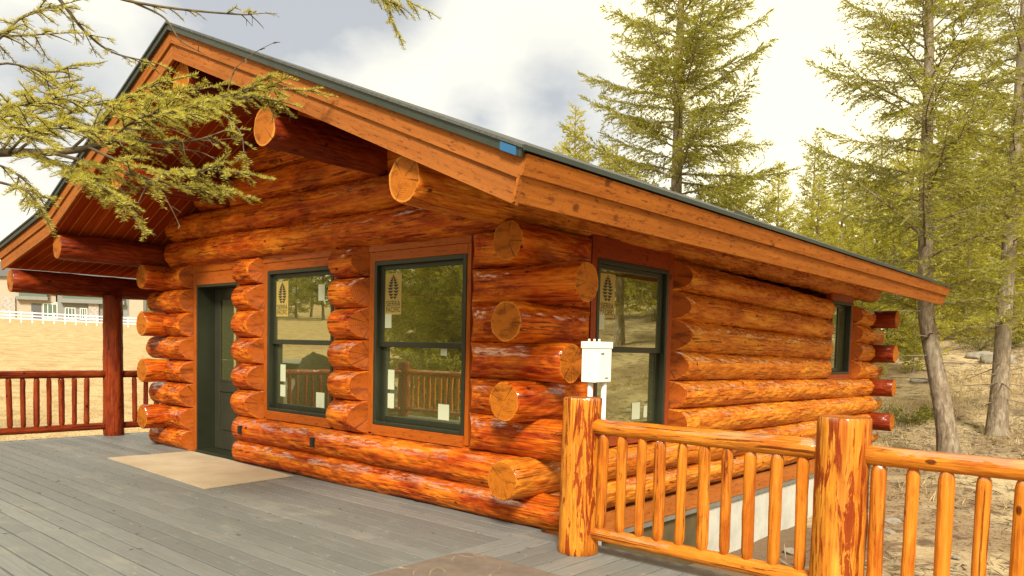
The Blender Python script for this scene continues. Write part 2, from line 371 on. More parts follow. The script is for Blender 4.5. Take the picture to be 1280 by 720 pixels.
simple('house_stone', (.45, .41, .36), .9, 0, (.25, .22, .19), 3.0, .5)
simple('house_roof', (.10, .10, .10), .9)
simple('house_glass', (.10, .14, .11), .08)
simple('car_paint', (.72, .73, .72), .25, 0, None, 1, 0, .8)
simple('car_glass', (.03, .035, .03), .05)
simple('tyre', (.02, .02, .02), .8)
simple('boulder', (.10, .085, .06), .9, 0, (.05, .042, .03), 3, .6)

# ------------------------------------------------------------------ object helpers
def obj(name, me, mats, parent=None, smooth=False):
    o = bpy.data.objects.new(name, me); col.objects.link(o)
    for m in (mats if isinstance(mats, (list, tuple)) else [mats]): me.materials.append(MAT[m])
    if parent is not None: o.parent = parent
    return o
def tag(o, label, cat, group=None, kind=None):
    o['label'] = label; o['category'] = cat
    if group: o['group'] = group
    if kind: o['kind'] = kind
    return o
def thing(name, label, cat, loc=(0, 0, 0), rz=0, group=None):
    o = bpy.data.objects.new(name, None); col.objects.link(o); o.location = loc; o.rotation_euler = (0, 0, rz); o.empty_display_size = .2
    return tag(o, label, cat, group)
def struct(o): o['kind'] = 'structure'; return o
class MB:
    """collects boxes / tubes / prisms; build() links them as one mesh, with 'lp' = (along, across, across)"""
    def __init__(s): s.v = []; s.f = []; s.mi = []; s.lp = []; s.sm = []; s.k = 0
    def add(s, vs, fs, mi=0, lp=None, smooth=False):
        b = len(s.v); s.v += [tuple(q) for q in vs]; s.f += [tuple(b+i for i in f) for f in fs]; s.mi += [mi]*len(fs)
        s.sm += [smooth]*len(fs); s.lp += lp if lp else [tuple(q) for q in vs]
    def box(s, a, b, mi=0, bev=0.0, long=None):
        a = Vector(a); b = Vector(b); lo = Vector(map(min, a, b)); hi = Vector(map(max, a, b)); d = hi-lo
        ax = max(range(3), key=lambda i: d[i]) if long is None else long
        s.k += 1; off = s.k*3.17
        if bev <= 0:
            vs = [Vector((x, y, z)) for x in (lo.x, hi.x) for y in (lo.y, hi.y) for z in (lo.z, hi.z)]
            fs = [(0, 1, 3, 2), (4, 6, 7, 5), (0, 4, 5, 1), (2, 3, 7, 6), (0, 2, 6, 4), (1, 5, 7, 3)]
        else:
            bm = bmesh.new(); bmesh.ops.create_cube(bm, size=1)
            for v in bm.verts: v.co = Vector((lo[i]+(v.co[i]+.5)*d[i] for i in range(3)))
            bmesh.ops.bevel(bm, geom=bm.edges[:], offset=min(bev, min(d)*.45), segments=2, affect='EDGES', profile=.5)
            bm.verts.index_update(); vs = [v.co.copy() for v in bm.verts]; fs = [tuple(v.index for v in f.verts) for f in bm.faces]; bm.free()
        lp = [(v[ax]+off, v[(ax+1) % 3]+off, v[(ax+2) % 3]) for v in vs]
        s.add(vs, fs, mi, lp)
    def hexa(s, p, mi=0):          # 8 corners: bottom 4 (ccw), top 4
        p = [Vector(q) for q in p]; s.k += 1; off = s.k*3.17
        d = (p[1]-p[0]); d2 = p[3]-p[0]
        a = (d if d.length > d2.length else d2).normalized(); 
        n = Vector((0, 0, 1)) if abs(a.z) < .9 else Vector((1, 0, 0)); b = a.cross(n).normalized(); c = a.cross(b)
        s.add(p, [(3, 2, 1, 0), (4, 5, 6, 7), (0, 1, 5, 4), (1, 2, 6, 5), (2, 3, 7, 6), (3, 0, 4, 7)], mi, [(q.dot(a)+off, q.dot(b)+off, q.dot(c)) for q in p])
    def tube(s, pts, rad, n=6, mi=0, cap=True):
        pts = [Vector(q) for q in pts]; rr = rad if isinstance(rad, (list, tuple)) else [rad]*len(pts)
        vs = []; lp = []; fs = []; L = 0; s.k += 1; u = None
        for i, q in enumerate(pts):
            d = (pts[min(i+1, len(pts)-1)]-pts[max(i-1, 0)]).normalized()
            if u is None: u = d.orthogonal().normalized()
            u = (u-d*u.dot(d)).normalized(); w_ = d.cross(u)
            if i: L += (q-pts[i-1]).length
            for j in range(n):
                a = 2*math.pi*j/n; e_ = u*math.cos(a)+w_*math.sin(a); vs.append(q+e_*rr[i]); lp.append((L+s.k*1.7, math.cos(a)*rr[i], math.sin(a)*rr[i]))
        for i in range(len(pts)-1):
            for j in range(n): fs.append((i*n+j, i*n+(j+1) % n, (i+1)*n+(j+1) % n, (i+1)*n+j))
        b = len(s.v); s.add(vs, fs, mi, lp, True)
        if cap:
            s.f += [tuple(b+j for j in reversed(range(n))), tuple(b+(len(pts)-1)*n+j for j in range(n))]; s.mi += [mi]*2; s.sm += [False]*2
    def mesh(s, name):
        me = bpy.data.meshes.new(name); me.from_pydata(s.v, [], s.f); me.update()
        me.polygons.foreach_set('material_index', s.mi); me.polygons.foreach_set('use_smooth', s.sm)
        a = me.attributes.new('lp', 'FLOAT_VECTOR', 'POINT'); a.data.foreach_set('vector', np.array(s.lp, np.float32).ravel())
        return me
    def build(s, name, mats, parent=None): return obj(name, s.mesh(name), mats, parent)

def nz3(x, y, z): return noise.noise(Vector((x, y, z)))
LOGN = [0]
def log_mesh(p0, p1, r0, r1, cuts=(None, None), seed=None, n=22, step=.085, rough=1.0, cap_round=.012):
    """a hand peeled log from p0 to p1. cuts: None = square sawn end, ('bevel', outward vector, plane offset, k) = mitred back to the window trim"""
    LOGN[0] += 1; sd_ = LOGN[0]*17.31 if seed is None else seed
    p0 = Vector(p0); p1 = Vector(p1); ax = (p1-p0); L = ax.length; ax.normalize()
    up = Vector((0, 0, 1)) if abs(ax.z) < .9 else Vector((0, 1, 0)); side = ax.cross(up).normalized(); up = side.cross(ax).normalized()
    ts = [0.0, cap_round] + list(np.linspace(cap_round, L-cap_round, max(3, int(L/step)))[1:-1]) + [L-cap_round, L]
    kn = [(random.Random(sd_+i).uniform(0, L), random.Random(sd_+i+.5).uniform(0, 6.28), random.Random(sd_+i+.7).uniform(.006, .02)) for i in range(int(L*1.6))]
    vs = []; lp = []; nr = len(ts)
    for i, t_ in enumerate(ts):
        f = t_/L; rb = r0+(r1-r0)*f
        rb += rough*(.010*nz3(t_*.7, sd_, 0)+.005*nz3(t_*2.3, sd_, 3))
        cx_ = rough*.010*nz3(t_*.45, sd_, 7); cy_ = rough*.006*nz3(t_*.45, sd_, 9)
        end = i == 0 or i == nr-1
        for j in range(n):
            a = 2*math.pi*j/n; ca, sa = math.cos(a), math.sin(a)
            r = rb*(1+rough*.06*nz3(ca*1.3+sd_, sa*1.3, t_*.8)) + rough*.008*nz3(ca*2.6+sd_, sa*2.6, t_*6)+rough*.004*nz3(ca*5, sa*5+sd_, t_*13)
            for kt, ka, kh in kn:
                dt = t_-kt
                if abs(dt) < .16:
                    da = (a-ka+math.pi) % (2*math.pi)-math.pi; r += rough*kh*math.exp(-(dt*dt/.004+da*da*rb*rb/.003))
            if end: r -= cap_round*.7
            la, lb = ca*r+cx_, sa*r+cy_
            q = p0+ax*t_+side*la+up*lb
            tt = t_
            for wh, cut in enumerate(cuts):
                if cut:
                    _, nv, off, k = cut
                    h = max(0.0, q.dot(Vector(nv))-off)*k
                    if wh == 0:
                        q = q+ax*h*max(0, 1-t_/min(.5, L*.5)); 
                    else:
                        q = q-ax*h*max(0, 1-(L-t_)/min(.5, L*.5))
            vs.append(q); lp.append((tt+sd_*3.3, la+sd_*0, lb))
    fs = []; mi = []; sm = []
    for i in range(nr-1):
        for j in range(n):
            fs.append((i*n+j, i*n+(j+1) % n, (i+1)*n+(j+1) % n, (i+1)*n+j)); mi.append(0); sm.append(True)
    # end grain: own ring so the body keeps its shading
    for wh in (0, 1):
        base = 0 if wh == 0 else (nr-1)*n; b = len(vs)
        ring = [vs[base+j] for j in range(n)]; c = Vector(p1 if wh else p0) if cuts[wh] else sum(ring, Vector())/n
        vs += ring+[c]; lp += [(lp[base+j][0]+wh*5, lp[base+j][1], lp[base+j][2]) for j in range(n)]+[(lp[base][0]+wh*5, 0, 0)]
        cut = bool(cuts[wh])
        for j in range(n):
            tri = (b+j, b+(j+1) % n, b+n) if wh else (b+(j+1) % n, b+j, b+n)
            fs.append(tri); mi.append(2 if cut else 1); sm.append(False)
    me = bpy.data.meshes.new('log'); me.from_pydata(vs, [], fs); me.update()
    me.polygons.foreach_set('material_index', mi); me.polygons.foreach_set('use_smooth', sm)
    at = me.attributes.new('lp', 'FLOAT_VECTOR', 'POINT'); at.data.foreach_set('vector', np.array([tuple(q) for q in lp], np.float32).ravel())
    return me
def add_log(name, parent, p0, p1, r0=.170, r1=None, cuts=(None, None), mats=('wall_log', 'log_end', 'cut_end'), **k):
    return obj(name, log_mesh(p0, p1, r0, r0 if r1 is None else r1, cuts, **k), mats, parent)

# ------------------------------------------------------------------ ground
def smooth(x, a, b):
    t_ = np.clip((x-a)/(b-a), 0, 1); return t_*t_*(3-2*t_)
def ground_z(x, y):
    x = np.asarray(x, float); y = np.asarray(y, float)
    z = -0.95+0*x
    z = z+smooth(x, -9.5, -13)*.25                     # field begins a little higher than the yard
    z = z+np.clip(-x-12, 0, 400)*.043                  # field climbs gently to the west
    z = z+smooth(x, -12, -22)*np.clip(-y-7, 0, 200)*.045
    e_ = smooth(x, -14, -4)
    up = np.clip(y-6.2, 0, 8)*.115+np.clip(y-14, 0, 90)*.185
    z = z+e_*up
    z = z+e_*np.clip(x-3.0, 0, 60)*.05*smooth(y, 0, 8)
    return z
_gn = {}
def gz(x, y): return float(ground_z(x, y))
def build_ground():
    xs = np.concatenate([-np.geomspace(400, 20, 50), np.linspace(-19, 19, 110), np.geomspace(20, 400, 50)])
    ys = np.concatenate([-np.geomspace(300, 12, 30), np.linspace(-11, 24, 110), np.geomspace(25, 400, 60)])
    X, Y = np.meshgrid(xs, ys, indexing='ij'); Z = ground_z(X, Y)
    rng = np.array([[noise.noise(Vector((x*.55, y*.55, 0)))*.07+noise.noise(Vector((x*1.7, y*1.7, 4)))*.035+noise.noise(Vector((x*.06, y*.06, 9)))*.35*min(1, max(0, (abs(x)-16)/20)) for y in ys] for x in xs])
    Z = Z+rng
    nx, ny = len(xs), len(ys)
    v = np.stack([X, Y, Z], -1).reshape(-1, 3)
    f = [(i*ny+j, (i+1)*ny+j, (i+1)*ny+j+1, i*ny+j+1) for i in range(nx-1) for j in range(ny-1)]
    me = bpy.data.meshes.new('ground'); me.from_pydata(v.tolist(), [], f); me.polygons.foreach_set('use_smooth', [True]*len(f))
    struct(obj('ground', me, 'ground'))
build_ground()

# ------------------------------------------------------------------ deck
def build_deck():
    b = MB(); y = -0.022; wd = .163; gap = .015
    X0, X1, XR, YF = -8.55, .12, 6.2, -5.75
    # boards parallel to the front wall
    k = 0
    while y > YF:
        xs = [X0, X1] if k % 2 else [X0, -4.35+(k % 4)*.9, X1]
        for a_, c_ in zip(xs[:-1], xs[1:]):
            b.box((a_+.002, y-wd+gap, -.03), (c_-.002, y, 0), 0, .003)
        y -= wd; k += 1
    # boards across, right of the corner
    x = X1+.003
    while x < XR:
        b.box((x, YF, -.03), (x+wd-gap, -.292, -.0005), 1, .003); x += wd
    b.box((X1+.003, -.288, -.03), (XR, -.10, -.001), 0, .003)      # border board along the wall and rail
    # porch strip beside the left wall
    y = -.016
    while y < 9.4:
        b.box((X0, y, -.03), (-6.80, y+wd-gap, -.001), 0, .003); y += wd
    # rim boards and joists below
    b.box((X0-.03, YF, -.26), (X0-.002, 9.4, -.004), 0); b.box((X0, YF-.03, -.26), (XR, YF-.002, -.004), 0)
    b.box((.0, -.14, -.26), (XR, -.106, -.034), 0); b.box((XR+.002, YF, -.26), (XR+.03, -.1, -.004), 0)
    for x in np.arange(X0+.5, XR, 1.2): b.box((x, YF+.02, -.22), (x+.045, -.15, -.034), 0)
    struct(b.build('deck', ['deck_x', 'deck_y']))
build_deck()

# ------------------------------------------------------------------ log cabin
cabin = thing('log_cabin', 'orange stained log cabin with green framed windows and a wide gable roof', 'log cabin')
HZ = .322; RL = .168
Z = lambda k: .425+HZ*(k-2)
def zr(k): return .403+.288*(k-2)                       # rear courses sit closer: the logs taper
YR, XL = 8.95, -6.77
fn = ('bevel', (0, -1, 0), .0, 1.25); sn = ('bevel', (1, 0, 0), .0, 1.5)
S1a, S1b, S2a, S2b = .74, 2.20, 6.92, 7.96
FM = ('wall_log', 'log_end', 'cut_end'); SM = ('side_log', 'log_end', 'cut_end'); DM = ('dark_log', 'dark_end', 'cut_end')
for k in range(1, 9):
    z = Z(k); odd = k % 2 == 1
    r = RL*(.97 if k % 3 else 1.02)
    zz = z+.035 if k == 1 else z; rr = .145 if k == 1 else r
    endR = (.47, .46, .44, .46, .34, .46, .47, .46)[k-1]
    xr = endR if odd else -.12
    xl = XL-.33-.05*(k % 3) if odd else XL+.12
    # front wall
    if k <= 2:
        add_log('log', cabin, (-4.79, .03, zz), (xr, .03, zz), rr, rr*1.03)
    else:
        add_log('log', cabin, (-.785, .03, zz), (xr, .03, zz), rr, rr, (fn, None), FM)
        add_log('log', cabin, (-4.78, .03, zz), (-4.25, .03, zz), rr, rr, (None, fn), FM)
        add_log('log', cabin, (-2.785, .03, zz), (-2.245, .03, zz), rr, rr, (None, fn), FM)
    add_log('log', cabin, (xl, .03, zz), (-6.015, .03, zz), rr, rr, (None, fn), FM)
    # right wall: passes the corner on even courses at the front, odd courses at the back
    ys = -.37 if not odd else .17
    ye = YR+.36 if odd else YR-.14
    def P(y): return (-.03, y, zz+(zr(k)-zz)*max(0, y)/9.2)
    def rad(y): return rr*(1-.09*max(0, y)/9)
    if k <= 2:
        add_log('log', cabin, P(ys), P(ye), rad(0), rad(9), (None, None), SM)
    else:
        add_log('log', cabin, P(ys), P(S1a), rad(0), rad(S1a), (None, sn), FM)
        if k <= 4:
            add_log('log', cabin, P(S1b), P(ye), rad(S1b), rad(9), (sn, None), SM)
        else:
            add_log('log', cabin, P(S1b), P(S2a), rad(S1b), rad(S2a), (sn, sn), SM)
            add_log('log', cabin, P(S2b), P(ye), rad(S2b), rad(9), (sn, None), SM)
    # left wall, rear wall
    add_log('log', cabin, (XL, ys, zz), (XL, YR, zr(k)), rr, rr*.93, (None, None), FM)
    xe = (-.14 if odd else .40)
    add_log('log', cabin, (XL, YR, zr(k)), (xe, YR, zr(k)), rr*.9, rr*.9, (None, None), DM if False else ('dark_log', 'log_end', 'cut_end'), step=.25)
# gable logs above the openings; roof line hides their ends
RX, RZ, SLP, OV = -3.52, 4.56, .409, -1.45
def roof_top(x):
    if x >= RX: return RZ-SLP*(x-RX)
    xk = -7.0; zk = RZ-SLP*(RX-xk)
    return RZ-SLP*(RX-x) if x > xk else zk-.175*(xk-x)
TH = .285
for k in range(9, 14):
    z = Z(k)+.01*(k-9); hw = min(3.4, (RZ-TH-.02-z)/SLP)
    if hw < .25: break
    x0, x1 = RX-hw, min(RX+hw, -.16)
    if k == 9: x0, x1 = -6.6, -.16
    add_log('log', cabin, (x0, .03, z), (x1, .03, z), .172, .176, rough=1.3)
    if k <= 10: add_log('log', cabin, (x0, YR, z-.05), (x1, YR, z-.05), .17, .17, step=.3)
# plate logs and purlins run under the roof from the gable overhang to the back
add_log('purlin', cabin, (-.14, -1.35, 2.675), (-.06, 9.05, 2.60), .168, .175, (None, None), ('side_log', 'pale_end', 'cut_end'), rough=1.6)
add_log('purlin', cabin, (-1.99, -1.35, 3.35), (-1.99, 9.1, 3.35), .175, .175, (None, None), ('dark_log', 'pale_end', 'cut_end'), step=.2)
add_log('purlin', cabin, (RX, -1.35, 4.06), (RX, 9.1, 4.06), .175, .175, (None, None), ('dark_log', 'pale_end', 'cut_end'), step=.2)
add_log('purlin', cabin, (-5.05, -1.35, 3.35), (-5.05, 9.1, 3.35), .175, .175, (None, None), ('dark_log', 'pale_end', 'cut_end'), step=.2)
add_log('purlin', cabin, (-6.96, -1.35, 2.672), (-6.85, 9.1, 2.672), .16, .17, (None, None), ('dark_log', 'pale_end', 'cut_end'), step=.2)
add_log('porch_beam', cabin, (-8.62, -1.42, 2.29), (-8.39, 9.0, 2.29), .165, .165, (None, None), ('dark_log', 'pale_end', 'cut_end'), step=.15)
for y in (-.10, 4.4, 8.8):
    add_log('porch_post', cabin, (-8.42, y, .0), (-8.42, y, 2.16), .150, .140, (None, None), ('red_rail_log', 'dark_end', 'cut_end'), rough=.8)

# roof
YB = 9.3
XE, XLE = 1.02, -9.02
def slab(name, x0, x1, y0, y1, top, bot, mat, parent=cabin):
    b = MB()
    b.hexa([(x0, y0, roof_top(x0)+bot), (x1, y0, roof_top(x1)+bot), (x1, y1, roof_top(x1)+bot), (x0, y1, roof_top(x0)+bot),
            (x0, y0, roof_top(x0)+top), (x1, y0, roof_top(x1)+top), (x1, y1, roof_top(x1)+top), (x0, y1, roof_top(x0)+top)])
    return b.build(name, mat, parent)
for x0, x1 in ((XLE, -7.0), (-7.0, RX), (RX, XE)):
    xs_ = x1-.16 if x1 == XE else x1
    slab('soffit', x0, xs_, OV+.045, YB-.03, -TH+.022, -TH, 'soffit')
    slab('roof_panel', x0, xs_, OV+.045, YB-.03, -.03, -TH+.025, 'shingle')
    slab('shingles', x0-(.05 if x0 == XLE else 0), x1+(.065 if x1 == XE else 0), OV-.05, YB+.03, .016, -.004, 'shingle')
LEAN = .30
def rake(x0, x1, lean0=0.0, lean1=0.0):
    """two fascia boards on the gable, upper one proud, with a metal drip edge"""
    for y, nm, t_, b_, m in ((OV, 'fascia', -.055, -.175, 'fascia_front'), (OV+.022, 'fascia', -.17, -.325, 'fascia_front'), (OV-.035, 'drip_edge', -.006, -.06, 'drip_metal')):
        b = MB(); yb = y+(.022 if nm == 'fascia' else .03)
        c = []
        for h in (b_, t_):
            xa, xc = x0-lean0*(h+.055), x1+lean1*(h+.055)
            c += [(xa, y, roof_top(x0)+h), (xc, y, roof_top(x1)+h), (xc, yb, roof_top(x1)+h), (xa, yb, roof_top(x0)+h)]
        b.hexa(c); b.build(nm, m, cabin)
rake(RX+.002, -1.25); rake(-1.247, XE+.04, 0, LEAN); rake(-7.0, RX-.002); rake(XLE, -7.003, .17, 0)
def eave():
    z = roof_top(XE)
    joints = [OV+.001, 1.15, 4.2, 6.9, YB]
    for a_, c_ in zip(joints[:-1], joints[1:]):
        for dx, t_, b_ in ((.065, -.055, -.175), (.043, -.17, -.325)):
            b = MB(); xo = lambda h: XE+dx+LEAN*(h+.055)
            c = []
            for h in (b_, t_): c += [(xo(h)-.022, a_, z+h), (xo(h), a_, z+h), (xo(h), c_-.003, z+h), (xo(h)-.022, c_-.003, z+h)]
            b.hexa(c); b.build('fascia', 'fascia', cabin)
    b = MB(); b.box((XE+.07, OV-.05, z-.046), (XE+.085, YB, z-.014)); b.build('drip_edge', 'drip_metal', cabin)
eave()
b = MB()
xt0, xt1 = .90, 1.03
b.hexa([(xt0, OV-.044, roof_top(xt0)-.062), (xt1, OV-.044, roof_top(xt1)-.062), (xt1, OV-.037, roof_top(xt1)-.062), (xt0, OV-.037, roof_top(xt0)-.062),
        (xt0, OV-.044, roof_top(xt0)-.012), (xt1, OV-.044, roof_top(xt1)-.012), (xt1, OV-.037, roof_top(xt1)-.012), (xt0, OV-.037, roof_top(xt0)-.012)])
tp = b.build('blue_tape', 'blue_tape', cabin)
b = MB(); zt = roof_top(-.30)
b.hexa([(-.42, 4.4, roof_top(-.42)+.01), (-.22, 4.4, roof_top(-.22)+.01), (-.22, 4.62, roof_top(-.22)+.01), (-.42, 4.62, roof_top(-.42)+.01),
        (-.40, 4.42, roof_top(-.40)+.07), (-.24, 4.42, roof_top(-.24)+.05), (-.24, 4.60, roof_top(-.24)+.05), (-.40, 4.60, roof_top(-.40)+.07)])
b.build('roof_vent', 'frame', cabin)

# foundation, sill, floor
b = MB(); b.box((-.10, .02, -.245), (.015, YR+.1, -.035), 0, .004); b.box((XL, YR+.0, -.245), (-.11, YR+.12, -.035), 0); b.build('sill_beam', 'sill_beam', cabin)
b = MB(); b.box((-.12, .02, -.305), (.004, YR+.11, -.248)); b.build('flashing', 'flashing', cabin)
def foundation():
    b = MB(); b.box((-.25, 3.25, -1.9), (-.03, YR+.1, -.31))
    for y in np.arange(3.45, YR, .2): b.box((-.03+.001, y, -1.9), (-.024, y+.012, -.31))
    b.build('foundation', 'concrete_form', cabin)
    b = MB(); b.box((-.25, .02, -1.9), (-.05, 3.245, -.31)); b.box((XL, .05, -1.9), (-.26, .2, -.09)); b.box((XL, .2, -1.9), (XL+.2, YR, -.09)); b.build('brown_foundation', 'brown_foundation', cabin)  # foundation walls in darker brown: near right stretch, front and left
foundation()
b = MB(); b.box((XL+.1, .1, -.08), (-.1, YR-.1, -.02)); b.build('floor', 'indoor_wall', cabin)

# windows ---------------------------------------------------------------
def text_geo(body, size):
    c = bpy.data.curves.new('txt', 'FONT'); c.body = body; c.size = size; c.align_x = 'CENTER'
    o = bpy.data.objects.new('txt', c); col.objects.link(o)
    me = bpy.data.meshes.new_from_object(o.evaluated_get(bpy.context.evaluated_depsgraph_get()))
    vs = [v.co.copy() for v in me.vertices]; fs = [tuple(p.vertices) for p in me.polygons]
    bpy.data.objects.remove(o); bpy.data.curves.remove(c); bpy.data.meshes.remove(me)
    xs = [v.x for v in vs]; wd = max(xs)-min(xs); cx_ = (max(xs)+min(xs))/2
    return [(v.x-cx_, v.y) for v in vs], fs, wd
T1 = text_geo('SIERRA', .1); T2 = text_geo('PACIFIC', .1)
def sticker(pane, fr, a0, z0, wd, ht):
    """yellow maker's sticker: pine cone of stacked scales over two words. fr maps (along, out, z) to world"""
    b = MB()
    p = [fr(a0, .003, z0), fr(a0+wd, .003, z0), fr(a0+wd, .003, z0+ht), fr(a0, .003, z0+ht)]; b.add(p, [(0, 1, 2, 3)], 0)
    cx_ = a0+wd/2
    rows = [(.955, .05), (.90, .13), (.845, .20), (.785, .26), (.72, .31), (.65, .34), (.575, .33), (.50, .28), (.43, .20)]
    for i, (fz, hw) in enumerate(rows):
        n_ = 2 if i else 1
        for sgn in ((-1, 1) if n_ == 2 else (0,)):
            w2 = hw*wd*(.5 if n_ == 2 else 1); c0 = cx_+sgn*hw*wd*.52
            up_, dn = [], []
            for q in range(9):
                u = -1+q/4; up_.append((c0+u*w2, z0+ht*(fz+.006)+.0*u)); dn.append((c0+u*w2, z0+ht*(fz-.052*(1-u*u)-.0)))
            vs = [fr(x_, .005, z_) for x_, z_ in up_+dn[::-1]]; b.add(vs, [tuple(range(len(vs)))], 1)
    for (vs, fs, tw), fz in ((T1, .20), (T2, .06)):
        s_ = wd*.86/tw; b.add([fr(cx_+x_*s_, .005, z0+ht*fz+y_*s_*1.15) for x_, y_ in vs], fs, 1)
    return b.build('sticker', ['sticker', 'sticker_ink'], pane)
def window(fr, a0, a1, z0, z1, stickers=True, slider=False, tabs=()):
    """fr(a, out, z): a along the wall, out = towards the outside"""
    def bx(b, a_, o_, z_, a2, o2, z2, mi=0): b.box(fr(a_, o_, z_), fr(a2, o2, z2), mi, .004)
    b = MB(); fw = .042
    bx(b, a0, -.10, z0, a0+fw, .012, z1); bx(b, a1-fw, -.10, z0, a1, .012, z1)
    bx(b, a0+fw, -.10, z1-fw, a1-fw, .012, z1); bx(b, a0+fw, -.10, z0, a1-fw, .02, z0+fw*.8)
    w_ = b.build('window', 'frame', cabin)
    sw = .05; i0, i1, j0, j1 = a0+fw, a1-fw, z0+fw*.8, z1-fw; zm = (j0+j1)/2-.01; am = (i0+i1)/2
    cells = [((i0, am+.02, j0, j1), -.035), ((am-.02, i1, j0, j1), -.07)] if slider else [((i0, i1, zm-.02, j1), -.03), ((i0, i1, j0, zm+.025), -.065)]
    for n_, ((x0, x1, y0, y1), o_) in enumerate(cells):
        b = MB()
        bx(b, x0+.001, o_-.03, y0, x0+sw, o_, y1); bx(b, x1-sw, o_-.03, y0, x1-.001, o_, y1)
        bx(b, x0+sw, o_-.03, y1-sw*.9, x1-sw, o_-.001, y1); bx(b, x0+sw, o_-.03, y0, x1-sw, o_-.001, y0+sw*1.1)
        b.build('sash', 'frame', w_)
        b = MB(); b.add([fr(x0+sw-.005, o_-.016, y0+sw-.005), fr(x1-sw+.005, o_-.016, y0+sw-.005), fr(x1-sw+.005, o_-.016, y1-sw+.01), fr(x0+sw-.005, o_-.016, y1-sw+.01)], [(0, 1, 2, 3)])
        pn = b.build('pane', 'glass', w_)
        if n_ == 0 and stickers: sticker(w_, lambda a_, q, z_, o_=o_: fr(a_, o_-.016+q, z_), x0+sw+.02, y1-sw-.03-.41, .25, .41)
    for (ta, tz, tw, th, up_) in tabs:
        o_ = -.03 if up_ else -.065
        b = MB(); p = [fr(a0+ta, o_-.012, z0+tz), fr(a0+ta+tw, o_-.012, z0+tz), fr(a0+ta+tw, o_-.012, z0+tz+th), fr(a0+ta, o_-.012, z0+tz+th)]
        b.add(p, [(0, 1, 2, 3)]); b.build('paper_tab', 'label_paper', w_)
    return w_
frF = lambda a, o_, z: Vector((a, -o_, z)); frS = lambda a, o_, z: Vector((o_, a, z))
WZ0, WZ1 = .692, 2.338
window(frF, -2.15, -.838, WZ0, WZ1, tabs=((.115, .98, .10, .14, True), (.90, .72, .09, .16, False), (.13, .36, .10, .20, False), (.13, .17, .10, .15, False), (.88, .11, .15, .15, False)))
window(frF, -4.155, -2.85, WZ0, WZ1, tabs=((.96, 1.28, .12, .18, True), (.15, .35, .11, .20, False), (.15, .17, .11, .14, False), (.88, .09, .16, .17, False)))
window(frS, S1a+.09, S1b-.10, WZ0, WZ1, tabs=((.10, 1.0, .10, .17, True), (.78, .12, .15, .17, False), (1.0, .13, .07, .12, False)))
window(frS, S2a+.03, S2b-.11, 1.22, 2.335, stickers=False, slider=True)
# trims
def trim(name, a, b_, mat, bev=.004):
    q = MB(); q.box(a, b_, 0, bev); return q.build(name, mat, cabin)
for a0, a1 in ((-2.15, -.838), (-4.155, -2.85)):
    trim('trim', (a0-.085, -.004, WZ0-.09), (a0-.002, .09, WZ1+.095), 'trim'); trim('trim', (a1+.002, -.004, WZ0-.09), (a1+.05, .09, WZ1+.095), 'trim')
    trim('trim', (a0-.09, -.012, WZ1+.097), (a1+.055, .09, WZ1+.182), 'trim'); trim('trim', (a0-.001, -.004, WZ1+.002), (a1+.001, .09, WZ1+.095), 'trim')
    trim('window_sill', (a0-.001, -.03, WZ0-.105), (a1+.001, .09, WZ0-.002), 'trim')
a0, a1 = S1a+.09, S1b-.10
trim('trim', (-.09, a0-.085, WZ0-.09), (.006, a0-.002, WZ1+.2), 'red_trim'); trim('trim', (-.09, a1+.002, WZ0-.09), (.006, a1+.095, WZ1+.2), 'red_trim')
trim('trim', (-.09, a0, WZ1+.002), (.004, a1, WZ1+.2), 'red_trim'); trim('window_sill', (-.09, a0, WZ0-.1), (.02, a1, WZ0-.002), 'red_trim')
a0, a1 = S2a+.03, S2b-.11
trim('trim', (-.09, a1+.002, 1.14), (.006, a1+.10, 2.45), 'red_trim'); trim('trim', (-.09, a0, 2.337), (.004, a1, 2.47), 'red_trim'); trim('window_sill', (-.09, a0, 1.13), (.01, a1, 1.218), 'red_trim')
trim('trim', (-.09, a0-.03, 1.14), (-.004, a0-.002, 2.45), 'red_trim')
# ochre board leaning inside the side window
trim('leaning_board', (-.30, .95, .60), (-.24, 1.75, .98), 'ochre_board')

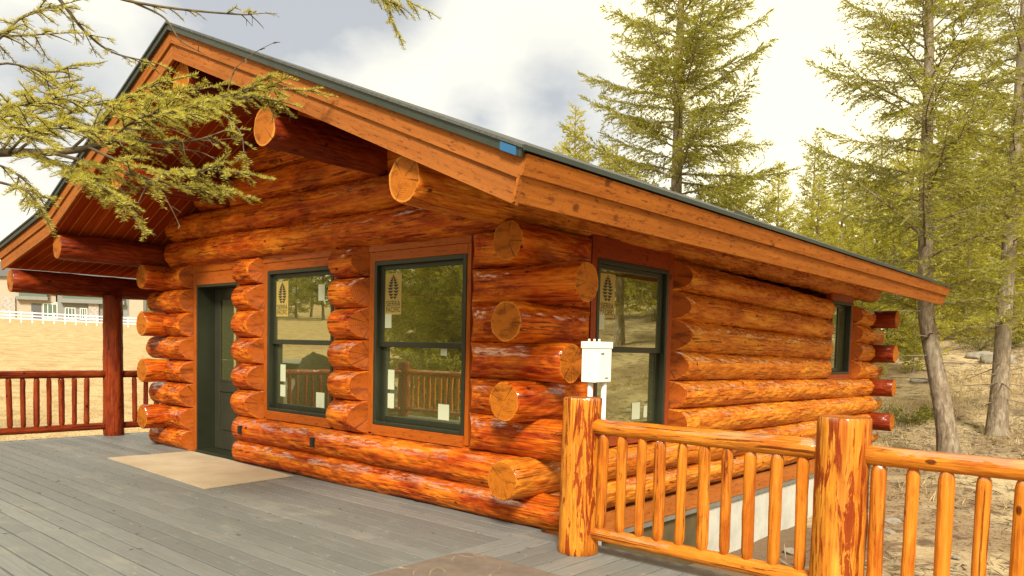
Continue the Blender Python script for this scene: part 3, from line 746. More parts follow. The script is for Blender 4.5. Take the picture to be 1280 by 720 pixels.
# door ------------------------------------------------------------------
trim('trim', (-6.01, -.006, .0), (-5.932, .09, 2.40), 'trim'); trim('trim', (-6.01, -.012, 2.402), (-4.77, .09, 2.53), 'trim'); trim('trim', (-5.93, -.004, 2.24), (-4.83, .09, 2.40), 'trim')
trim('trim', (-4.86, -.006, .0), (-4.80, .09, 2.40), 'trim')
def door():
    x0, x1, z0, z1 = -5.93, -4.862, .012, 2.238; yd = .24
    b = MB(); b.box((x0, .0, z0), (x0+.03, .34, z1)); b.box((x1-.03, .0, z0), (x1, .34, z1)); b.box((x0+.03, .0, z1-.03), (x1-.03, .34, z1)); b.box((x0+.03, -.03, .004), (x1-.03, .34, .035))
    b.build('door_frame', 'frame', cabin)
    a0, a1, zb, zt = x0+.033, x1-.033, .04, z1-.033; st = .13
    b = MB()
    b.box((a0, yd, zb), (a0+st, yd+.045, zt), 0, .004); b.box((a1-st, yd, zb), (a1, yd+.045, zt), 0, .004)
    b.box((a0+st, yd+.001, zt-st), (a1-st, yd+.045, zt), 0, .004); b.box((a0+st, yd+.001, .82), (a1-st, yd+.045, .96), 0, .004); b.box((a0+st, yd+.001, zb), (a1-st, yd+.045, zb+.2), 0, .004)
    b.box((a0+st, yd+.018, zb+.2), (a1-st, yd+.04, .82), 0); b.box((a0+st+.05, yd+.006, zb+.26), (a1-st-.05, yd+.02, .76), 0, .006)
    for p, q in (((a0+st, yd-.006, .96), (a0+st+.022, yd+.012, zt-st)), ((a1-st-.022, yd-.006, .96), (a1-st, yd+.012, zt-st)), ((a0+st+.022, yd-.006, zt-st-.022), (a1-st-.022, yd+.012, zt-st)), ((a0+st+.022, yd-.006, .96), (a1-st-.022, yd+.012, .982))):
        b.box(p, q, 0, .003)
    d = b.build('door', 'door_paint', cabin)
    b = MB(); b.add([(a0+st, yd+.02, .96), (a1-st, yd+.02, .96), (a1-st, yd+.02, zt-st), (a0+st, yd+.02, zt-st)], [(0, 1, 2, 3)]); b.build('pane', 'glass', d)
    b = MB(); b.tube([(a1-.07, yd, 1.02), (a1-.07, yd-.06, 1.02)], .012, 8); b.tube([(a1-.07, yd-.06, 1.02), (a1-.18, yd-.06, 1.02)], .011, 8); b.tube([(a1-.07, yd, 1.14), (a1-.07, yd-.02, 1.14)], .028, 12); b.build('handle', 'brass', d)
door()
# slots cut for sockets in the second log
for x in (-4.55, -3.02):
    b = MB(); b.box((x-.028, -.155, .375), (x+.028, -.10, .475)); b.build('socket_slot', 'dark_hole', cabin)

# ------------------------------------------------------------------ railings
def baluster_mesh(h, r, seed, mname):
    """peeled pole with tapered tenon shoulders at both ends"""
    me = log_mesh((0, 0, 0), (0, 0, h), r, r, n=12, step=.022, rough=.28, seed=seed, cap_round=.004)
    for v in me.vertices:
        z = v.co.z; d = min(z, h-z)
        f = .66+.34*min(1, max(0, (d-.008)/.03)); v.co.x *= f; v.co.y *= f
    return me
def railing(name, label, axis, line, spans, bal, posts, mats, rails_z=(.945, .165), rr=(.056, .050), post_r=.148, post_h=1.15, group=None, post_mats=('post_log', 'pale_end', 'cut_end')):
    p3 = (lambda a, z: Vector((a, line, z))) if axis == 'x' else (lambda a, z: Vector((line, a, z)))
    base = p3(posts[0] if posts else spans[0][0], 0)
    t = thing(name, label, 'railing', base, 0, group)
    inv = Vector(base)
    def put(nm, me, mm): o = obj(nm, me, mm, t); return o
    for i, a in enumerate(posts):
        put('post', log_mesh(p3(a, .0)-inv, p3(a, post_h)-inv, post_r, post_r*.97, rough=.55, cap_round=.008, n=28, step=.05), post_mats)
    for a, c_ in spans:
        put('top_rail', log_mesh(p3(a, rails_z[0])-inv, p3(c_, rails_z[0]+.004)-inv, rr[0], rr[0]*1.05, rough=.42, cap_round=.014, n=16), mats)
        put('bottom_rail', log_mesh(p3(a, rails_z[1])-inv, p3(c_, rails_z[1])-inv, rr[1], rr[1]*1.08, rough=.45, cap_round=.014, n=16), mats)
    for i, a in enumerate(bal):
        z0 = rails_z[1]+rr[1]*.72; z1 = rails_z[0]-rr[0]*.72
        me = baluster_mesh(z1-z0, .037+.004*math.sin(i*2.7), 31.7*i+len(bal), 'b')
        o = put('baluster', me, mats); o.location = p3(a, z0)-inv
        o.rotation_euler = (.012*math.sin(i*3.1), .012*math.cos(i*1.7), i*1.3)
    return t
RM = ('rail_log', 'pale_end', 'cut_end'); DMR = ('red_rail_log', 'dark_end', 'cut_end')
railing('log_railing', 'honey coloured log railing with two thick posts at the right front corner of the cabin', 'x', -.373, [(.86, 2.50), (2.71, 4.33)],
        [.947, 1.111, 1.269, 1.42, 1.584, 1.753, 1.909, 2.063, 2.232, 2.393]+[2.817+.1685*i for i in range(9)], [.752, 2.612, 4.45], RM)
yl = list(np.arange(-5.2, -.35, .168)); 
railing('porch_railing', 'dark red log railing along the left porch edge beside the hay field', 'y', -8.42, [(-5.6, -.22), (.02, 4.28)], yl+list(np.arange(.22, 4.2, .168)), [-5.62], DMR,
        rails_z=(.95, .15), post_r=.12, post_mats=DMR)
railing('front_railing', 'orange log railing on the front deck edge, mirrored in the right hand front window', 'x', -5.62, [(-8.3, -5.1), (-4.9, -1.7), (-1.5, 1.7)], [x for x in np.arange(-8.15, 1.6, .17) if min(abs(x+5.0), abs(x+1.6)) > .2], [-5.0, -1.6, 1.8], RM, post_r=.13)

# ------------------------------------------------------------------ things on the deck
def rug():
    b = MB(); x0, x1, y1, y0, r, h = .172, 1.75, -.965, -2.9, .20, .012
    pts = []
    for cx_, cy_, a0 in ((x0+r, y1-r, 90), (x0+r, y0+r, 180), (x1-r, y0+r, 270), (x1-r, y1-r, 0)):
        for i in range(9): a = R(a0+i*11.25); pts.append((cx_+r*math.cos(a), cy_+r*math.sin(a)))
    n_ = len(pts)
    ins = [(x0+(x-x0)*1+((x0+x1)/2-x)*.012, y+((y0+y1)/2-y)*.012) for x, y in pts]
    vs = [(x, y, .001) for x, y in pts]+[(x, y, h*.6) for x, y in pts]+[(x, y, h) for x, y in ins]
    fs = [(i, (i+1) % n_, n_+(i+1) % n_, n_+i) for i in range(n_)]+[(n_+i, n_+(i+1) % n_, 2*n_+(i+1) % n_, 2*n_+i) for i in range(n_)]+[tuple(2*n_+i for i in range(n_))]
    b.add(vs, fs); o = b.build('deck_mat', 'rug'); tag(o, 'flat brown mat with rounded corners and pale squiggles lying on the deck boards', 'mat')
rug()
def sheet():
    P0 = [(-6.0, -1.12), (-3.30, -1.215), (-3.40, -.13), (-5.92, -.06)]
    n_, m_ = 26, 12; vs = []; 
    for i in range(n_+1):
        for j in range(m_+1):
            u, v = i/n_, j/m_
            x = (P0[0][0]*(1-u)+P0[1][0]*u)*(1-v)+(P0[3][0]*(1-u)+P0[2][0]*u)*v; y = (P0[0][1]*(1-u)+P0[1][1]*u)*(1-v)+(P0[3][1]*(1-u)+P0[2][1]*u)*v
            ed = min(u, 1-u, v*1.5, (1-v)); vs.append((x, y, .010+.006*max(0, noise.noise(Vector((x*2.2, y*3, 1))))+.010*max(0, .05-ed)/.05*max(0, noise.noise(Vector((x*1.5, y*1.5, 5))))))
    fs = [(i*(m_+1)+j, (i+1)*(m_+1)+j, (i+1)*(m_+1)+j+1, i*(m_+1)+j+1) for i in range(n_) for j in range(m_)]
    b = MB(); b.add(vs, fs, 0, None, True)
    # edge thickness
    loop = [i*(m_+1) for i in range(n_+1)]+[n_*(m_+1)+j for j in range(1, m_+1)]+[i*(m_+1)+m_ for i in range(n_-1, -1, -1)]+[j for j in range(m_-1, 0, -1)]
    ev = [vs[i] for i in loop]+[(vs[i][0], vs[i][1], .002) for i in loop]; k = len(loop)
    b.add(ev, [(i, i+k, (i+1) % k+k, (i+1) % k) for i in range(k)])
    o = b.build('floor_sheet', 'brown_sheet'); tag(o, 'pale tan protective sheet laid on the deck before the door', 'floor covering')
sheet()
def ebox():
    t = thing('electrical_box', 'white electrical box on two pipes behind the corner railing post', 'electrical box', (.66, -.06, -.9))
    def loc(p): return (p[0]-.66, p[1]+.06, p[2]+.9)
    x0, x1, z0, z1, y0, y1 = .545, .68, 1.25, 1.565, -.115, .085
    b = MB(); b.box(loc((x0, y0, z0)), loc((x1, y1, z1-.05)), 0, .004); b.build('body', 'box_plastic', t)
    b = MB(); b.box(loc((x1+.001, y0+.006, z0+.004)), loc((x1+.012, y1-.006, z1-.055)), 0, .004); b.build('cover', 'box_plastic', t)
    b = MB(); b.box(loc((x0-.006, y0-.008, z1-.052)), loc((x1+.016, y1+.004, z1)), 0, .004); b.build('lid', 'box_plastic', t)
    for dx in (.02, .07, .115): b = MB(); b.tube([loc((x0+dx, -.05, z1)), loc((x0+dx, -.05, z1+.02))], .009, 8); b.build('screw', 'box_plastic', t)
    b = MB(); b.box(loc((x1+.010, y1-.09, z0+.03)), loc((x1+.016, y1-.05, z0+.04)), 0, .002); b.build('latch', 'flashing', t)
    b = MB(); b.box(loc((x1+.0125, y0+.05, z1-.10)), loc((x1+.0145, y0+.09, z1-.085)), 0); b.build('mark', 'flashing', t)
    for dx, yy in ((.05, -.06), (.105, .045)): b = MB(); b.tube([loc((x0+dx, yy, -.89)), loc((x0+dx, yy, z0+.01))], .021, 12); b.build('conduit', 'paint_white', t)
ebox()

# ------------------------------------------------------------------ trees
def fast_mesh(name, V, F4, smooth=False):
    """V (n,3), F4 (m,4) quads"""
    me = bpy.data.meshes.new(name); me.vertices.add(len(V)); me.vertices.foreach_set('co', V.astype(np.float32).ravel())
    me.loops.add(F4.size); me.loops.foreach_set('vertex_index', F4.astype(np.int32).ravel())
    me.polygons.add(len(F4)); me.polygons.foreach_set('loop_start', np.arange(0, F4.size, 4, dtype=np.int32)); me.update(calc_edges=True); me.validate()
    return me
def tufts(P, D, L, W, rng):
    """needle sprays: narrow diamonds at P along D"""
    n_ = len(P); r = rng.normal(size=(n_, 3)); S = np.cross(D, r); S /= np.linalg.norm(S, axis=1)[:, None]+1e-9
    a = P; b = P+D*(L*.45)[:, None]+S*(W*.5)[:, None]; c = P+D*L[:, None]; d = P+D*(L*.45)[:, None]-S*(W*.5)[:, None]
    V = np.stack([a, b, c, d], 1).reshape(-1, 3); return V, np.arange(4*n_).reshape(-1, 4)
def nrm(v): return v/(np.linalg.norm(v, axis=-1, keepdims=True)+1e-9)
def conifer(seed, h, r0, cs, lmax, nb, bend=None, top=.06, tuft=(.13, .032), dens=1.0, droop=.25, shape=.8, dead=0, skip=None, el0=8):
    """returns (wood mesh, needle mesh) of a fir: bent tapering trunk, whorled limbs, twigs and needle sprays"""
    rng = np.random.default_rng(seed); wood = MB()
    bend = bend or (lambda z: (0, 0))
    zs = np.linspace(-.4, h, 26)
    wood.tube([(bend(z)[0]+.03*noise.noise(Vector((z*.5, seed, 0))), bend(z)[1]+.03*noise.noise(Vector((z*.5, seed, 5))), z) for z in zs],
              [max(.012, r0*(1-max(0, z)/h)**.8*(1+.5*math.exp(-max(0, z+.2)*2.2))) for z in zs], 12, 0, False)
    PP, DD, LL, WW = [], [], [], []
    def limb(z, az, L, el, live=True, s0=.12):
        bx_, by_ = bend(z); n_ = 9
        s = np.linspace(0, 1, n_); sag = -droop*L*s**2*.5+ .22*L*np.maximum(0, s-.55)**2*2
        wob = rng.normal(0, .03, 2)
        x = bx_+np.cos(az)*L*s*math.cos(el)+wob[0]*L*np.sin(s*3); y = by_+np.sin(az)*L*s*math.cos(el)+wob[1]*L*np.sin(s*3); zz = z+np.sin(el)*L*s+sag
        pts = np.stack([x, y, zz], 1)
        wood.tube(pts.tolist(), [max(.004, .011*L*(1-q*.9)) for q in s], 4, 0, False)
        if not live:
            return
        nt = max(4, int(L*23*dens))
        for i in range(nt):
            u = s0+(1-s0)*(i+rng.random())/nt
            k = min(n_-2, int(u*(n_-1))); f = u*(n_-1)-k; p = pts[k]*(1-f)+pts[k+1]*f; tg = nrm(pts[k+1]-pts[k])
            lat = nrm(np.cross(tg, [0, 0, 1]))*(1 if i % 2 else -1)
            d = nrm(tg*rng.uniform(.45, 1.0)+lat*rng.uniform(.4, 1.0)+np.array([0, 0, rng.normal(-.25, .30)]))
            tl = (.16+.30*L*(1-u)**.8*(.35+.65*min(1, u*2.5)))*rng.uniform(.6, 1.25)
            if u > .93: d = nrm(tg+rng.normal(0, .2, 3)); tl *= .8
            m_ = max(3, int(tl/.024))
            q = (np.arange(m_)+rng.random(m_))/m_
            cur = p+d*(tl*q)[:, None]+np.array([0, 0, -.35])*((tl*q)**2)[:, None]
            dd = nrm(d+rng.normal(0, .42, (m_, 3))+np.array([0, 0, .05]))
            PP.append(cur); DD.append(dd); LL.append(np.full(m_, tuft[0])*rng.uniform(.6, 1.25, m_)); WW.append(np.full(m_, tuft[1])*rng.uniform(.7, 1.3, m_))
            if tl > .3 and L > 1.2: wood.tube([p.tolist(), (p+d*tl*.8+np.array([0, 0, -.35*(tl*.8)**2])).tolist()], [.006, .003], 3, 0, False)
    az = rng.random()*6
    for i in range(nb):
        t_ = ((i+rng.random()*.8)/nb); z = h*(cs+(.985-cs)*t_); az += 2.4+rng.normal(0, .35)
        prof = (1-t_)**shape*min(1, .45+t_*3.2)
        L = max(.22, lmax*prof*rng.uniform(.65, 1.12))
        if skip and skip(z, az % 6.283): continue
        limb(z, az, L, R(el0+38*t_+rng.normal(0, 8)))
    for i in range(dead):
        limb(h*cs*rng.uniform(.25, 1.05), rng.random()*6.28, lmax*rng.uniform(.25, .6), R(rng.normal(-6, 8)), False)
    P, D = np.concatenate(PP), np.concatenate(DD); V, F = tufts(P, D, np.concatenate(LL), np.concatenate(WW), rng)
    return wood.mesh('trunk'), fast_mesh('crown', V, F)
def tree(name, label, loc, meshes, mat, group=None, rz=0, s=1.0):
    t = thing(name, label, 'tree', loc, rz, group); t.scale = (s, s, s)
    obj('trunk', meshes[0], 'bark', t); obj('crown', meshes[1], mat, t); return t
def copy_tree(src, loc, rz, s, label, group, sz=None):
    r = src.copy(); col.objects.link(r); r.location = loc; r.rotation_euler = (0, 0, rz); r.scale = (s, s, sz or s); r['label'] = label
    if group: r['group'] = group
    elif 'group' in r: del r['group']
    for ch in list(src.children):
        c = ch.copy(); col.objects.link(c); c.parent = r
    return r
def pix(px, py, depth):
    """world point seen at photo pixel (px, py) at that depth"""
    a, b_ = px-640, py-PPY; x_ = a*cr+b_*sr; y_ = -a*sr+b_*cr
    return CAM+(right0*(x_/FPX)+fwd*1.0+(-fwd0*math.sin(PIT)+up0*math.cos(PIT))*(-y_/FPX))*depth

def hit(px, py):
    """where the sight line through a photo pixel meets the ground"""
    d = pix(px, py, 1.0)-CAM; t_ = 3.0
    while t_ < 150:
        q = CAM+d*t_
        if q.z < gz(q.x, q.y): break
        t_ += .05
    return q
# tree whose trunk leans beside the back corner of the cabin
bx, by = .92, 10.8; zb = gz(bx, by)
tb = tree('fir_tree', 'tall fir with a bare leaning trunk right behind the back corner of the cabin', (bx, by, zb),
     conifer(11, 12.5, .165, .20, 3.0, 112, bend=lambda z: (-.52*smooth(z, -.2, 3.2)-.035*max(0, z-2)*.9, -.02*z), dead=14, tuft=(.085, .022), shape=.62, droop=.2), 'needles')
cx, cy = 1.17, 13.7
tc_ = tree('fir_tree', 'straight rough barked fir at the right edge, rooted in the dry slope', (cx, cy, gz(cx, cy)),
     conifer(23, 14, .175, .15, 2.8, 116, bend=lambda z: (-.004*z, .05*z), dead=16, tuft=(.085, .022), shape=.6, droop=.2), 'needles')
ax, ay = -6.05, 12.95
ta = tree('fir_tree', 'big open crowned fir rising behind the middle of the cabin roof', (ax, ay, gz(ax, ay)),
     conifer(37, 16, .21, .20, 4.1, 130, bend=lambda z: (-.02*z, .01*z), tuft=(.10, .027), shape=.75, droop=.12, dens=1.1), 'needles')
m1 = conifer(51, 9.5, .13, .04, 2.9, 115, tuft=(.13, .036), dens=.85, droop=.15)
m2 = conifer(52, 12, .16, .10, 2.9, 110, tuft=(.13, .036), dens=.85, droop=.2)
m3 = conifer(53, 7, .10, .02, 2.4, 90, tuft=(.12, .034), dens=.9, droop=.1)
def at_depth(px, depth):
    p = pix(px, 430, depth); return (p.x, p.y, gz(p.x, p.y)-.1)
GR = 'firs of the slope behind the cabin'
kinds = {'gold': (m3, 'needles_gold'), 'mid': (m2, 'needles'), 'dark': (m2, 'needles_dark'), 'bush': (m1, 'needles_gold'), 'green': (m1, 'needles')}
first = {}
spots = [  # photo x, depth, kind, scale, label
 (712, 24, 'bush', 1.02, 'slim young fir whose tip shows above the roof left of the big open crowned fir'),
 (758, 27, 'green', .98, 'second small fir top above the roof, close left of the big open crowned fir'),
 (905, 25, 'bush', .84, 'golden bushy fir low behind the roof right of the big open crowned fir'),
 (965, 27, 'bush', .78, 'yellow green fir low over the roof edge midway between the two tall trunks'),
 (800, 30, 'gold', 1.15, 'rounded yellow fir half hidden behind the roof under the big open crowned fir'),
 (1008, 34, 'mid', .86, 'grey green tall fir far behind, filling the gap left of the leaning trunk'),
 (1045, 28, 'bush', .74, 'golden fir just left of the leaning trunk above the roof end'),
 (1090, 38, 'dark', .88, 'dark fir deep in the stand just left of the leaning trunk'),
 (1075, 22, 'gold', .62, 'small bright yellow fir over the end of the eave'),
 (1130, 34, 'green', .95, 'mid green fir behind the leaning trunk'),
 (1190, 36, 'dark', .86, 'dark slender fir between the leaning trunk and the right edge trunk'),
 (1205, 27, 'gold', .80, 'bright young fir between the two bare trunks on the right'),
 (1225, 42, 'mid', .95, 'distant fir in the gap left of the right edge trunk'),
 (1262, 30, 'bush', .72, 'yellowish fir directly behind the right edge trunk'),
 (1290, 26, 'gold', .88, 'young fir cut by the right edge of the picture'),
 (1165, 46, 'dark', 1.0, 'far dark fir at the top of the slope right of the leaning trunk'),
 (1040, 48, 'dark', 1.0, 'far dark fir high on the slope left of the leaning trunk'),
 (950, 44, 'dark', .80, 'far dark fir behind the golden ones over the middle of the eave'),
 (1255, 52, 'dark', 1.0, 'far dark fir at the top of the slope beside the right edge trunk'),
 (1310, 40, 'mid', 1.0, 'far grey green fir at the right picture edge'),
 (870, 40, 'mid', .72, 'grey green fir far behind the trunk of the big open crowned fir'),
]
spots += [
 (1015, 24, 'bush', .66, 'rounded golden fir low behind the last third of the eave'),
 (935, 22, 'gold', .70, 'low bright fir over the roof edge under boughs of the big open fir'),
 (1110, 27, 'green', .74, 'mid green bushy fir close left of the leaning trunk'),
 (1150, 25, 'gold', .72, 'young golden fir peeping out on both sides of the leaning trunk'),
 (1225, 33, 'bush', .78, 'wide golden fir filling the gap between the two bare trunks'),
 (1180, 30, 'bush', .70, 'golden fir close right of the leaning trunk'),
 (1285, 34, 'green', .95, 'bushy green fir behind the right picture edge'),
 (985, 38, 'green', .80, 'mid green fir deep behind the golden ones over the eave'),
 (1070, 33, 'bush', .82, 'tall golden fir left of the leaning trunk, behind the small bright one'),
]
for i, (px, dep, kd, s_, lab) in enumerate(spots):
    loc = at_depth(px, dep)
    if kd in first: o = copy_tree(first[kd], loc, i*1.9, s_, lab, GR)
    else: first[kd] = o = tree('fir_tree', lab, loc, kinds[kd][0], kinds[kd][1], GR, i*1.9, s_)
# firs in front of the cabin, seen in the window glass
GM = 'firs behind the camera mirrored in the windows'
for i, (x, y, s_, kd, lab) in enumerate(((-9.4, -8.6, 1.0, 'mid', 'dark fir mirrored in the right hand front window'), (-12.0, -10.6, 1.1, 'green', 'broad fir mirrored at the left in the right hand front window'), (-8.0, -11.5, 1.0, 'dark', 'darkest fir mirrored in the right hand front window'),
        (-46, -31, 1.3, 'dark', 'dark fir of the far row mirrored over the field in the left window'), (-54, -35, 1.4, 'mid', 'tallest fir of the far row mirrored over the field in the left window'), (-50, -27, 1.3, 'green', 'bushy fir of the far row mirrored over the field in the left window'), (-60, -42, 1.5, 'dark', 'furthest fir of the row mirrored over the field in the left window'),
        (-15, -13, 1.1, 'mid', 'tall fir mirrored behind the near ones in the right hand front window'), (-17.3, -14, 1.2, 'green', 'wide fir mirrored low between trunks in the right hand front window'), (-10.5, -8.9, .55, 'bush', 'small bushy fir mirrored behind the rail in the right hand front window'), (-13.2, -11.5, .6, 'bush', 'second small bushy fir mirrored behind the rail of the right front window'),
        (-64, -36, 1.5, 'green', 'pale bushy fir of the far row mirrored in the left window'), (-57, -29, 1.4, 'dark', 'near dark fir of the far row mirrored in the left window'), (-68, -44, 1.6, 'mid', 'grey fir at the end of the far row mirrored in the left window'), (-49, -34, 1.3, 'mid', 'leaning fir of the far row mirrored in the left window'), (-62, -32, 1.5, 'dark', 'blackish fir of the far row mirrored in the left window'),
        (13, 21, 1.2, 'mid', 'fir up the slope mirrored in the side window'), (15, 27, 1.3, 'green', 'bushy fir up the slope mirrored in the side window'), (18, 26, 1.3, 'dark', 'dark fir up the slope mirrored in the side window'), (11, 25, 1.1, 'green', 'pale fir up the slope mirrored in the side window'), (20, 32, 1.4, 'mid', 'furthest fir up the slope mirrored in the side window'))):
    if x < -40: far_n = globals().get('far_n', -1)+1; x, y = -110+3.4*far_n, -60-5*(far_n % 2)
    copy_tree(first[kd], (x, y, gz(x, y)-.1), i*1.3, s_, lab, GM)

# near fir at the left: real needles on twigs, boughs reach over the deck
def near_fir():
    rng = np.random.default_rng(5)
    tx, ty = -4.6, -7.4; zb = gz(tx, ty)
    t = thing('fir_tree', 'near fir whose yellow green boughs hang into the picture at the upper left', 'tree', (tx, ty, zb)); O = Vector((tx, ty, zb))
    tr = MB(); tr.tube([(0, 0, z) for z in np.linspace(-.3, 9, 12)], [.20*(1-z/10.5) for z in np.linspace(-.3, 9, 12)], 14, 0, False); tr.build('trunk', 'bark', t)
    wood = MB(); NP, ND, NL = [], [], []
    def needles(pts, dens=760, L=.029, spread=1.0):
        pts = np.array(pts); seg = np.diff(pts, axis=0); ln = np.linalg.norm(seg, axis=1); tot = ln.sum(); n_ = int(tot*dens)
        if n_ < 2: return
        cum = np.concatenate([[0], np.cumsum(ln)]); u = np.sort(rng.random(n_))*tot; k = np.clip(np.searchsorted(cum, u)-1, 0, len(seg)-1); f = (u-cum[k])/ln[k]
        p = pts[k]+seg[k]*f[:, None]; d = nrm(seg[k]); r = nrm(np.cross(d, rng.normal(size=(n_, 3))))
        r[:, 2] = np.abs(r[:, 2])*.9-.15*np.abs(r[:, 2])
        NP.append(p); ND.append(nrm(d*rng.uniform(.35, .8, n_)[:, None]+r*spread)); NL.append(L*rng.uniform(.7, 1.25, n_))
    def curve(p, d, L, sag, n_=6, wig=.05):
        d = nrm(np.array(d, float)); q = [np.array(p, float)]
        dd = d.copy()
        for i in range(n_):
            dd = nrm(dd+np.array([0, 0, -sag/n_])+rng.normal(0, wig, 3)); q.append(q[-1]+dd*L/n_)
        return q
    def spray(p, d, L, r, bare=0.0, depth=0, sag=.25, dens=520):
        c = curve(p, d, L, sag*rng.uniform(.3, 1.5)); wood.tube([tuple(q) for q in c], list(np.linspace(r, max(.0016, r*.35), len(c))), 5 if r > .006 else 3, 0, False)
        if rng.random() >= bare: needles(c, dens)
        if depth < 2:
            m_ = max(2, int(L/(.050 if depth else .045)))
            for i in range(m_):
                u = (.12+.86*(i+rng.random())/m_)*(len(c)-1); k = min(len(c)-2, int(u)); b0 = c[k]+(c[k+1]-c[k])*(u-k); tg = nrm(c[k+1]-c[k])
                lat = nrm(np.cross(tg, [0, 0, 1]))*(1 if i % 2 else -1)
                dd = tg*rng.uniform(.7, 1.2)+lat*rng.uniform(.5, 1.0)+np.array([0, 0, rng.normal(-.15, .25)])
                l2 = L*.52*(1-.55*u/(len(c)-1))*rng.uniform(.6, 1.25)
                if l2 > .045: spray(b0, dd, l2, max(.0016, r*.45), bare, depth+1 if l2 > .12 else 3, sag, dens)
    def bough(pix_pts, r0, r1, off=0.0):
        """main limb through the given (photo x, photo y, depth) stations, joined to the trunk"""
        P = [np.array(pix(*q)-O) for q in pix_pts]
        # Catmull-Rom
        Q = []
        E_ = [P[0]*2-P[1]]+P+[P[-1]*2-P[-2]]
        for i in range(len(P)-1):
            for s_ in np.linspace(0, 1, 7)[:-1]:
                a_, b_, c_, d_ = E_[i], E_[i+1], E_[i+2], E_[i+3]
                Q.append(.5*((2*b_)+(-a_+c_)*s_+(2*a_-5*b_+4*c_-d_)*s_**2+(-a_+3*b_-3*c_+d_)*s_**3))
        Q.append(P[-1]); wood.tube([tuple(q) for q in Q], list(np.linspace(r0, r1, len(Q))), 8, 0, False)
        return Q
    up_ = np.array([0, 0, 1.0])
    def dress(Q, a, b, step, L, bare=.1, sag=.35, updn=(-.3, .25), dens=520, side=None):
        n_ = len(Q); tot = sum(np.linalg.norm(Q[i+1]-Q[i]) for i in range(n_-1)); m_ = max(2, int(tot*(b-a)/step))
        for i in range(m_):
            u = (a+(b-a)*(i+rng.random())/m_)*(n_-1); k = min(n_-2, int(u)); p = Q[k]+(Q[k+1]-Q[k])*(u-k); tg = nrm(Q[k+1]-Q[k])
            lat = nrm(np.cross(tg, up_))*(side if side else (1 if i % 2 else -1))
            spray(p, tg*rng.uniform(.3, .95)+lat*rng.uniform(.5, 1.0)+up_*rng.normal(*updn), L*rng.uniform(.6, 1.2)*(1-.4*(u/(n_-1))), .006, bare, 0, sag, dens)
    T = lambda z: None
    def from_trunk(first_px, z):     # station on the trunk
        return None
    base = lambda z: tuple
    # main bough
    Q = bough([(-420, 235, 4.6), (-150, 200, 4.75), (0, 191, 4.9), (70, 190, 5.0), (130, 180, 5.05), (190, 152, 5.15), (250, 130, 5.3), (310, 114, 5.5), (352, 112, 5.6)], .034, .005)
    wood.tube([(0, 0, Q[0][2]-.05), tuple(Q[0])], [.05, .036], 8, 0, False)
    dress(Q, .50, .97, .028, .36, .06, .3, (.05, .35))
    spray(Q[-1], Q[-1]-Q[-3], .36, .006, 0, 0, .2)
    # right hand secondary, then the drooping lower ones
    Q2 = bough([(150, 172, 5.1), (200, 178, 5.05), (245, 175, 5.05), (290, 160, 5.1)], .012, .004); dress(Q2, .3, 1, .06, .20, .55, .4)
    for st, rr, stp, Lx, br in (
        ([(60, 190, 5.0), (120, 205, 4.9), (180, 222, 4.85), (240, 235, 4.85), (275, 240, 4.9)], .012, .034, .30, .06),
        ([(110, 184, 5.0), (160, 205, 4.8), (215, 215, 4.7), (262, 212, 4.7), (300, 215, 4.7)], .010, .036, .26, .1),
        ([(40, 190, 4.95), (95, 215, 4.8), (140, 238, 4.75), (160, 262, 4.7)], .011, .036, .30, .06),
        ([(250, 130, 5.3), (275, 140, 5.2), (300, 165, 5.15), (305, 190, 5.1)], .007, .06, .20, .25),
        ([(280, 124, 5.4), (320, 122, 5.4), (355, 128, 5.4)], .006, .05, .18, .0),
        ([(90, 186, 5.0), (130, 150, 5.1), (165, 118, 5.2), (200, 105, 5.3)], .010, .034, .32, .05),
        ([(20, 190, 4.9), (60, 160, 5.0), (100, 135, 5.1), (140, 128, 5.2)], .010, .034, .34, .05),
        ([(0, 191, 4.9), (30, 150, 5.1), (60, 120, 5.3), (70, 95, 5.5)], .010, .036, .34, .06),
        ([(10, 191, 4.9), (40, 165, 4.7), (85, 160, 4.6), (120, 165, 4.5)], .009, .032, .30, .06),
        ([(30, 192, 4.9), (70, 205, 4.75), (110, 225, 4.65), (130, 235, 4.6)], .010, .036, .30, .06),
        ([(-30, 193, 4.85), (10, 140, 4.9), (35, 130, 4.8), (80, 120, 4.7)], .010, .036, .32, .06),
        ([(-60, 195, 4.8), (-20, 150, 4.7), (10, 160, 4.6), (50, 175, 4.5)], .010, .038, .30, .06),
        ([(150, 172, 5.1), (185, 130, 5.2), (215, 118, 5.3), (250, 112, 5.4)], .008, .034, .28, .06),
        ([(130, 180, 5.05), (170, 150, 4.9), (205, 140, 4.85), (235, 142, 4.8)], .008, .034, .26, .08)):
        Qs = bough(st, rr, .003); dress(Qs, .15, 1, stp*1.05, Lx*.9, br, .25, (-.05, .28)); spray(Qs[-1], Qs[-1]-Qs[-2], Lx*.8, .004, br, 1)
    # bare twiggy ends hanging below
    for st in ([(150, 235, 4.8), (165, 258, 4.8), (178, 285, 4.8), (188, 292, 4.8)], [(185, 228, 4.8), (175, 250, 4.8), (165, 275, 4.8)], [(200, 235, 4.8), (215, 262, 4.8), (226, 285, 4.8)], [(285, 112, 5.4), (295, 85, 5.4), (320, 65, 5.4), (345, 52, 5.4)], [(160, 180, 5), (200, 186, 5.0), (250, 190, 5.0), (290, 213, 5.0)], [(170, 178, 5), (205, 160, 5.1), (250, 175, 5.1), (300, 172, 5.1)]):
        Qs = bough(st, .0045, .0018); dress(Qs, .2, 1, .09, .11, .95, .3, (0, .4))
